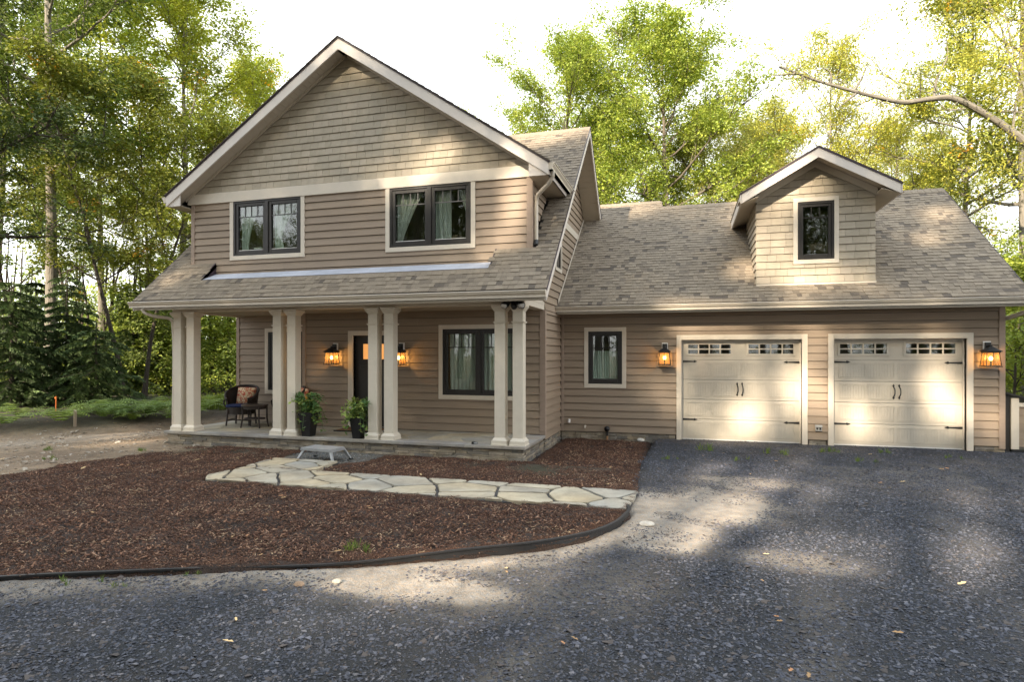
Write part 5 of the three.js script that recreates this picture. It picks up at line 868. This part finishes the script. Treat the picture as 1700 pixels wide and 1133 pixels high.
// [kind, u, depth, height, crown radius, turn, label, tint]  stand points surveyed along the picture's lower edge of the wood
const yel = tintOf([.45, .52, .06], [.31, .39, .05], .01), lit = tintOf([.37, .47, .075], [.24, .34, .055], .0), dark = KINDS.shade.tint, mid = tintOf([.20, .28, .045], [.12, .19, .036], .0), olive = tintOf([.30, .35, .05], [.19, .25, .04], .01), pale = tintOf([.47, .51, .15], [.34, .40, .11], .0);
const W = [
  ['tall', 84, 22, 23, 5.0, .3, 'tall tree with a thick lichen-grey trunk rising at the left, forked high up', mid],
  ['tall', 296, 27, 18.2, 4.4, 1.7, 'tree with a pale grey trunk just left of the front gable, crown lit yellow-green', yel],
  ['tall', 425, 33, 17.4, 3.9, 2.9, 'round-topped yellow-green tree standing behind the left slope of the gable', yel],
  ['tall', 172, 32, 21, 4.4, 4.1, 'tall tree in the middle of the left wood with loose yellow-green leaves', lit],
  ['shade', -60, 17, 17.5, 5.2, .9, 'near dark-leaved tree overhanging the top left corner of the picture', dark],
  ['tall', -10, 27, 22, 5.0, 2.2, 'green tree behind the overhanging one at the far left', mid],
  ['tall', 372, 38, 15.5, 3.6, .2, 'yellow-green tree far back between the grey trunk and the gable', yel],
  ['sapling', 207, 22, 11.5, 2.5, .5, 'slim dark-stemmed young tree with olive leaves, left one of the two before the porch', olive],
  ['sapling', 240, 23, 10.5, 2.4, 2.4, 'slim dark-stemmed young tree with olive leaves, next to the porch corner', olive],
  ['sapling', 150, 27, 9.5, 2.6, 3.9, 'young olive-leaved tree deeper in the left wood behind the spruces', olive],
  ['sapling', 268, 26, 12.5, 2.6, 1.1, 'slim tree with a thin dark stem close behind the left end of the porch roof', olive],
  ['sapling', 118, 25, 12, 2.6, 5.2, 'slim tree with a thin stem right of the thick grey trunk', mid],
  ['sapling', 45, 23, 11, 2.4, .8, 'slim tree with a thin stem left of the thick grey trunk', mid],
  ['oak', 1205, 34, 14.5, 4.4, 2.2, 'lower yellow-green tree between the tallest broad tree and the dormer', pale],
  ['sparse', 1330, 36, 15.5, 4.6, 3.1, 'thin yellowing tree behind the left slope of the dormer roof', undefined],
  ['sparse', 1445, 34, 15.0, 4.4, .3, 'thin yellowing tree behind the right slope of the dormer roof', undefined],
  ['oak', 898, 31, 17.4, 4.5, 5.0, 'broad yellow-green tree behind the roof ridge right of the gable', lit],
  ['oak', 1130, 29, 18.4, 4.9, .6, 'tallest broad yellow-green tree behind the garage roof left of the dormer', lit],
  ['oak', 1000, 38, 16.0, 5.6, 3.3, 'green tree filling the gap between the two broad trees behind the roof', lit],
  ['tall', 1262, 36, 16.2, 4.4, 1.3, 'bright green tree behind the roof just left of the dormer peak', pale],
  ['sparse', 1392, 31, 17.2, 4.2, 4.4, 'thin yellowing tree behind the dormer with sky showing through', undefined],
  ['sparse', 1500, 40, 17, 4.6, 2.0, 'pale thin tree farther back right of the dormer', pale],
  ['tall', 1545, 36, 13.2, 3.6, 5.5, 'low round pale green tree rising over the right end of the garage ridge', pale],
  ['sparse', 1590, 27, 20.5, 4.4, 1.0, 'tall thin tree with orange-tinged leaves filling the top right corner', undefined],
  ['tall', 1705, 24, 22, 4.2, 3.0, 'tall tree with a bare brown trunk cut by the right edge of the picture', olive],
  ['sapling', 1655, 30, 9.5, 2.6, 1.9, 'young yellow tree at the right edge above the sloping garage roof', yel],
  ['bush', 1682, 21, 4.6, 2.2, .4, 'bright green bush past the garage corner behind the clad enclosure', lit],
  ['bush', 352, 27, 5.2, 2.8, 1.4, 'bright green bush seen under the porch roof past the left columns', lit],
  ['bush', 262, 25, 3.6, 2.0, 3.4, 'green bush at the forest edge behind the left downspout', mid],
];
for (const [kind, u, depth, H, R, turn, label, tint] of W) {
  const p = survey(u, depth), K = KINDS[kind], bush = kind === 'bush';
  plant(kind, bush ? 'bush' : 'deciduous_tree', label, bush ? 'bush' : 'tree', [p.x, gy(p.x, p.z) - .05, p.z], turn, [R / K.o.R, H / K.o.H], tint);
}
// the bare pale limb that leans in over the garage from the right
{
  const depth = 21, P = (u, v) => { const q = survey(u, depth); q.y = CAM.y + (586.9 - v) / 997.7 * depth; return q; };
  const foot = survey(1905, 21), t = thing('leaning_tree', 'pale bare-barked tree leaning in from the right, its limb reaching over the garage', 'tree', [foot.x, 0, foot.z]);
  const L = q => q.sub(foot), main = curve([L(survey(1905, 21)), L(P(1880, 470)), L(P(1800, 330)), L(P(1700, 236)), L(P(1640, 193)), L(P(1580, 163)), L(P(1540, 165)), L(P(1500, 170)), L(P(1450, 160)), L(P(1400, 147)), L(P(1350, 132)), L(P(1310, 117)), L(P(1292, 112))], 70);
  mesh('trunk', tube(main, main.map((_, i) => lerp(.22, .022, Math.pow(i / 70, .6)) * (1 + .22 * (fbm(i * .37, 3.1, 3) - .5))), 9), mat.barkPale, t);
  const B = (...ps) => { const c = curve(ps.map(([u, v]) => L(P(u, v))), 8); mesh('branch', tube(c, c.map((_, i) => lerp(.05, .012, i / 8)), 5), mat.barkPale, t); };
  B([1420, 156], [1405, 168], [1388, 182]); B([1332, 124], [1330, 138], [1318, 150]); B([1378, 138], [1378, 120], [1364, 112]); B([1418, 150], [1430, 130], [1440, 108]); B([1325, 122], [1300, 124], [1278, 126]); B([1550, 163], [1555, 130], [1572, 95], [1570, 60]); B([1720, 245], [1702, 160], [1680, 80], [1668, 20]); B([1680, 222], [1690, 150], [1720, 60]);
  { const q = rng(4321); for (let k = 0; k < 26; k++) { const i = 22 + Math.floor(q() * 46), a = main[i], l = .5 + 1.1 * q(), d = V(q() - .6, q() - .3, q() - .5).normalize(), c = [a.clone(), a.clone().addScaledVector(d, l * .5).add(V(0, .08, 0)), a.clone().addScaledVector(d, l).add(V(-.1, .3 * q(), 0))]; mesh('twig', tube(c, [.022, .014, .005], 4), mat.barkPale, t); } }
  for (const q of main) q.add(V(0, .06 * (fbm(q.x * 1.7, q.y * 1.7, 3) - .5), 0));
  const r = rng(1234), cl = []; for (const [u, v, n, s] of [[1570, 110, 40, 1.2], [1575, 60, 50, 1.4], [1680, 80, 70, 1.5], [1668, 20, 60, 1.5], [1640, 130, 40, 1.1], [1700, 160, 50, 1.2], [1310, 108, 16, .6], [1364, 112, 14, .6], [1440, 108, 22, .8], [1388, 182, 10, .5], [1318, 148, 10, .5], [1620, 260, 30, 1.0], [1680, 290, 40, 1.0]]) for (let k = 0; k < n; k++) { const q = L(P(u, v)); cl.push({ p: q.add(V((r() - .5) * 2 * s, (r() - .5) * 1.6 * s, (r() - .5) * 2 * s)), s: .6 + .5 * r() }); }
  crownMesh('crown', cl, SPRAY_FINE, leafMat, KINDS.sparse.tint, t, 77);
}
// spruces: whorls of drooping boughs made of small needle sprays
const NEEDLE = [1, 2].map(k => { const r = rng(1100 + k), pos = [], col = []; for (let i = 0; i < 34; i++) { const x = r() * .40, s = (r() < .5 ? -1 : 1), w = .13 * (1 - x / .55) * (.5 + .6 * r()), y = -x * x * .5 + (r() - .5) * .05, a = V(x, y, 0), b = V(x + w * .75, y - .03 - r() * .03, s * w), c = V(x + .022, y + .006, s * .006), t = .7 + .6 * r(); for (const v of [a, b, c, c, b, V(x + w * .75 + .016, y - .012, s * w * .95)]) { pos.push(v.x, v.y, v.z); col.push(t, t, t); } } const g = new THREE.BufferGeometry(); g.setAttribute('position', new THREE.Float32BufferAttribute(pos, 3)); g.setAttribute('color', new THREE.Float32BufferAttribute(col, 3)); g.computeVertexNormals(); return g; });
const needleMat = leafM([1, 1, 1], .2);
function spruce(u, depth, H, R, label, seed) {
  const p = survey(u, depth), r = rng(seed), t = thing('spruce_tree', label, 'spruce', [p.x, gy(p.x, p.z), p.z]), B = [], list = [[], []], d = new THREE.Object3D();
  mesh('trunk', tube([V(0, 0, 0), V(.03, H * .5, .02), V(0, H, 0)], [.02 * H, .012 * H, .01], 7), mat.barkDark, t);
  for (let y = .35; y < H - .1; y += .2 + .12 * r()) { const k = 6 + Math.floor(r() * 3), L = R * Math.pow(1 - y / H, .8) * (.5 + .8 * r()) + .12, o = r() * 6.3; for (let i = 0; i < k; i++) { const a = o + i / k * 6.283 + (r() - .5) * .5, l = L * (.75 + .4 * r()), dir = V(Math.cos(a), -.18 - .2 * r(), Math.sin(a)), q = V(0, y, 0); B.push(tube([q, q.clone().addScaledVector(dir, l)], [.012, .005], 3)); const n = Math.max(3, Math.round(l / .11)); for (let j = 0; j < n; j++) { const f = (j + .3) / n, c = q.clone().addScaledVector(dir, l * f); d.position.copy(c); d.rotation.set((r() - .5) * .9, -a + (r() - .5) * 1.9, -.12 - .3 * r(), 'YXZ'); d.scale.setScalar(.75 + .5 * r()); d.updateMatrix(); list[j % 2].push(d.matrix.clone()); } } }
  mesh('bough', merge(B), mat.barkDark, t); const c = new THREE.Color();
  list.forEach((l, k) => { const im = new THREE.InstancedMesh(NEEDLE[k], needleMat, l.length); im.name = 'crown'; im.userData.kind = 'stuff'; im.castShadow = im.receiveShadow = true; l.forEach((m, i) => { im.setMatrixAt(i, m); const s = .7 + .6 * r(); c.setRGB(.075 * s, .115 * s, .04 * s); im.setColorAt(i, c); }); t.add(im); });
}
spruce(20, 19, 4.2, 2.0, 'dark spruce at the left edge of the picture behind the ferns', 1); spruce(112, 20.5, 4.5, 2.0, 'tallest dark spruce of the left wood, standing beside the thick grey trunk', 2); spruce(160, 19.5, 2.8, 1.5, 'small dark spruce right of the tallest one, above the orange stake', 3); spruce(60, 24, 4.7, 2.0, 'dark spruce farther back between the two largest spruces', 4); spruce(222, 25, 4.4, 1.8, 'small dark spruce behind the two slim young trees', 5);
// ferns along the edge of the wood
{
  const frond = (seed) => { const r = rng(seed), pos = [], col = []; for (let f = 0; f < 9; f++) { const a = f / 9 * 6.283 + r() * .5, L = .42 + .25 * r(), up = .55 + .35 * r(); const P = t => V(Math.cos(a) * L * t, up * L * (1.7 * t - 1.35 * t * t) + .02, Math.sin(a) * L * t); for (let i = 1; i < 13; i++) { const t = i / 13, p = P(t), q = P(t + .05), dir = V().subVectors(q, p).normalize(), s = V(-Math.sin(a), 0, Math.cos(a)), w = .13 * Math.sin(Math.PI * Math.pow(t, .7)) + .012; for (const k of [-1, 1]) { const e = p.clone().addScaledVector(s, k * w).addScaledVector(dir, .03).add(V(0, -.02, 0)), b = p.clone().addScaledVector(dir, .026), c = .75 + .5 * r(); for (const v of [p, e, b]) { pos.push(v.x, v.y, v.z); col.push(c, c, c); } } } } const g = new THREE.BufferGeometry(); g.setAttribute('position', new THREE.Float32BufferAttribute(pos, 3)); g.setAttribute('color', new THREE.Float32BufferAttribute(col, 3)); g.computeVertexNormals(); return g; };
  const r = rng(1300), P = []; for (let k = 0; k < 1500; k++) { const x = lerp(-26, -9.5, r()), z = lerp(-12, 8, r()), y = yardSd(x, z); if (wob(x, z, .9) < -.02 + .06 * (r() - .5) || y > -.15 || y < -2.6 || (y < -1.4 && r() < .5) || (x > -11.4 && z > -2)) continue; const b = r(); P.push([x, gy(x, z) - .02, z, r() * 6.283, .9 + .8 * r(), [.13 + .08 * b, .21 + .07 * b, .035]]); }
  scatter('ferns', 'bright green ferns along the edge of the wood', [frond(1), frond(2), frond(3)], leafM([1, 1, 1], .4), P);
  const blade = seed => { const q = rng(seed), pos = [], col = []; for (let k = 0; k < 22; k++) { const a = q() * 6.283, d = q() * .1, x = Math.cos(a) * d, z = Math.sin(a) * d, h = .08 + .16 * q(), lx = (q() - .5) * .16, lz = (q() - .5) * .16, c = .75 + .5 * q(); for (const v of [V(x - .004, 0, z), V(x + .004, 0, z + .003), V(x + lx * .4, h * .6, z + lz * .4), V(x + .004, 0, z + .003), V(x + lx, h, z + lz), V(x + lx * .4, h * .6, z + lz * .4)]) { pos.push(v.x, v.y, v.z); col.push(c, c, c); } } const g = new THREE.BufferGeometry(); g.setAttribute('position', new THREE.Float32BufferAttribute(pos, 3)); g.setAttribute('color', new THREE.Float32BufferAttribute(col, 3)); g.computeVertexNormals(); return g; };
  const bl = [blade(1), blade(2)], gm = leafM([1, 1, 1], .35), Q = []; for (let k = 0; k < 2600; k++) { const x = lerp(-16, -9, r()), z = lerp(-14, -1, r()), y = yardSd(x, z); if (y > -.1 || (x > XL - .1 && z > -8)) continue; const b = r(); Q.push([x, gy(x, z) - .01, z, r() * 6.3, .8 + .8 * r(), [.13 + .08 * b, .20 + .06 * b, .035]]); }
  scatter('grass', 'green grass on the ground beyond the porch', bl, gm, Q);
  const Wd = []; for (const [x, z, n, s] of [[-2.95, 8.65, 3, .75], [-4.5, 9.75, 3, .3], [-4.9, 9.9, 2, .3], [-3.9, 9.45, 2, .3], [.4, 1.4, 3, .9], [2.6, .9, 6, .5], [1.6, 1.5, 3, .6], [3.6, .8, 5, .45], [4.6, 1.0, 4, .45], [.9, 2.3, 3, .4], [2.9, 1.9, 4, .4], [-.3, 2.5, 4, .4], [-12.2, 4.6, 6, .4], [-11, 5.4, 6, .35], [-10.4, 4.2, 6, .4]]) for (let k = 0; k < n; k++) { const px = x + (r() - .5) * .35, pz = z + (r() - .5) * .2, b = r(); Wd.push([px, Math.max(bedSd(px, pz) > 0 ? bedY(px, pz) : -1, gravelY(px, pz), gy(px, pz)), pz, r() * 6.3, s * (.6 + .5 * r()), [.12 + .06 * b, .19 + .05 * b, .04]]); }
  scatter('weeds', 'small green weeds sprouting at the edges of gravel and mulch', bl, gm, Wd);
}
// the wood farther off, one mass of trunks and leaves
{
  const r = rng(1500), cl = [], tr = [], g = new THREE.Group(); g.name = 'woodland'; scene.add(g); tag(g, 'far woodland closing the view behind house and garden', null, null, 'stuff');
  for (let k = 0; k < 520; k++) { const u = lerp(-500, 2200, r()), dep = lerp(36, 62, r()), p = survey(u, dep), H = (u > 480 && u < 1560 ? 6 + 5 * r() : u < 480 ? 4 + 5 * r() : 6 + 5 * r()); const y0 = -.2; if (k % 2) tr.push(tube([V(p.x, y0, p.z), V(p.x + (r() - .5) * .8, H * .5, p.z), V(p.x + (r() - .5) * 1.6, H, p.z)], [.08 + .1 * r(), .07, .03], 5)); for (let i = 0; i < (u < 480 ? 22 : 34); i++) cl.push({ p: V(p.x + (r() - .5) * 4.6, y0 + H * Math.pow(r(), .8), p.z + (r() - .5) * 3.2), s: 1.0 + 1.1 * r() }); }
  for (let k = 0; k < 300; k++) { const u = lerp(-200, 420, r()), dep = lerp(24, 36, r()), p = survey(u, dep), H = 1.2 + 2.4 * r(); for (let i = 0; i < 14; i++) cl.push({ p: V(p.x + (r() - .5) * 2.6, H * Math.pow(r(), .8), p.z + (r() - .5) * 2), s: .6 + .5 * r() }); if (k % 5 === 0) tr.push(tube([V(p.x, -.2, p.z), V(p.x + (r() - .5) * .6, 3.5, p.z), V(p.x + (r() - .5) * 1.2, 7, p.z)], [.05 + .06 * r(), .05, .02], 5)); }
  for (let k = 0; k < 160; k++) { const u = lerp(1640, 2000, r()), dep = lerp(24, 34, r()), p = survey(u, dep), H = 1 + 3 * r(); for (let i = 0; i < 14; i++) cl.push({ p: V(p.x + (r() - .5) * 2.6, H * Math.pow(r(), .8), p.z + (r() - .5) * 2), s: .6 + .5 * r() }); }
  mesh('trunk', merge(tr), mat.barkDark, g).userData.kind = 'stuff'; crownMesh('crown', cl, SPRAY, leafMat, tintOf([.35, .44, .06], [.17, .26, .045], .0), g, 1501);
}
// the wood behind the photographer: it shades the place and stands in the window glass
{
  const r = rng(1700), cl = [], tr = [], g = new THREE.Group(); g.name = 'shade_wood'; scene.add(g); tag(g, 'tall wood across the drive that shades house and garden', null, null, 'stuff');
  // openings in its canopy, by where their light falls: [x, y, z, radius]
  const holes = [[2.23, 0, 7.1, .75], [1.78, 0, 7.5, .5], [2.82, 0, 6.58, .5], [1.34, 0, 4.0, .38], [.47, 0, 3.04, .36], [1.82, 0, 4.57, .32], [-.07, 0, 6.28, .5], [.3, 0, 5.4, .4], [3.6, 0, 4.62, .45], [.63, 0, 6.46, .4], [2.2, 0, 1.95, .28], [.42, 0, 7.64, .25], [-2.4, 0, 9.07, .45], [-1.7, 0, 8.6, .42], [-.76, 0, 7.9, .32], [-11.5, 0, 3.2, .7], [-13, 0, 2.6, .7],
    [-4.79, 5.72, 2.6, .42], [-2.95, 5.24, 2.6, .36], [-3.3, 4.8, 2.6, .32], [-3.4, 4.0, 2.6, .32], [-5.7, 5.35, 2.6, .22], [-6.6, 7.83, 2.6, .25], [-10.2, 2.5, 1.2, .25],
    [.97, .56, 0, .40], [1.56, .7, 0, .36], [.73, .04, 0, .32], [0, 2.42, 0, .26], [1.03, 2.4, 0, .22], [2.58, 2.39, 0, .32], [2.53, 1.1, 0, .28], [3.3, .6, 0, .52], [4.55, 1.37, 0, .42], [4.8, 1.02, 0, .36], [4.3, 2.43, 0, .28], [5.5, .6, 0, .32], [-.64, 1.17, 0, .26], [1.9, 1.46, 0, .24],
    [1.91, 4.9, -.05, .32], [2.5, 5.4, -.05, .24], [2.03, 3.46, -.05, .28], [3.0, 3.4, -.05, .24], [-1, 6, -3.6, .5], [5, 4.3, -1.6, .5], [5.6, 5, -2.7, .5], [1.1, 3.7, -.7, .34], [-4.2, 7.3, -1.2, 1.2], [-3, 7.2, -1.2, .8]].map(([x, y, z, q]) => { const k = (30 - z) / SUN.z; return [x + SUN.x * k, y + SUN.y * k, q * (z === 0 && y > 0 ? .36 : .52)]; });
  const place = (x, y, z, s) => { const k = (30 - z) / SUN.z, px = x + SUN.x * k, py = y + SUN.y * k; for (const h of holes) if (Math.hypot(px - h[0], py - h[1]) < h[2] + s * .36) return; cl.push({ p: V(x, y, z), s }); };
  for (let k = 0; k < 64; k++) {
    const x = lerp(-42, 24, (k + r()) / 64), z = lerp(26, 36, r()), H = x < -26 ? 9 + 4 * r() : 25 + 3 * r(), lean = (r() - .5) * 2;
    tr.push(tube([V(x, -.3, z), V(x + lean * .4, H * .45, z + (r() - .5)), V(x + lean, H * .95, z)], [.22 + .12 * r(), .17, .04], 7));
    for (let i = 0; i < (x < -26 ? 150 : 680); i++) { const h = Math.pow(r(), .8), y = lerp(5.5, H, h), q = 3.0 * Math.sqrt(r()) * (1.1 - .6 * h * h), a = r() * 6.283; place(x + lean * h + Math.cos(a) * q, y, z + Math.sin(a) * q, .9 + .8 * r()); }
  }
  for (let k = 0; k < 1400; k++) { cl.push({ p: V(lerp(-45, 30, r()), .2 + 4 * Math.pow(r(), 1.5), lerp(27, 36, r())), s: 1 + 1.2 * r() }); }
  mesh('trunk', merge(tr), mat.bark, g).userData.kind = 'stuff'; crownMesh('crown', cl, SPRAY, leafMat, tintOf([.12, .16, .025], [.07, .11, .022], .03), g, 1701); console.log('shade sprays', cl.length);
}
// parts of one thing may share a name; the house's own children keep theirs
house.position.set((XL + XR) / 2, 0, 0); for (const c of house.children) c.position.x -= house.position.x;
renderer.render(scene, camera);
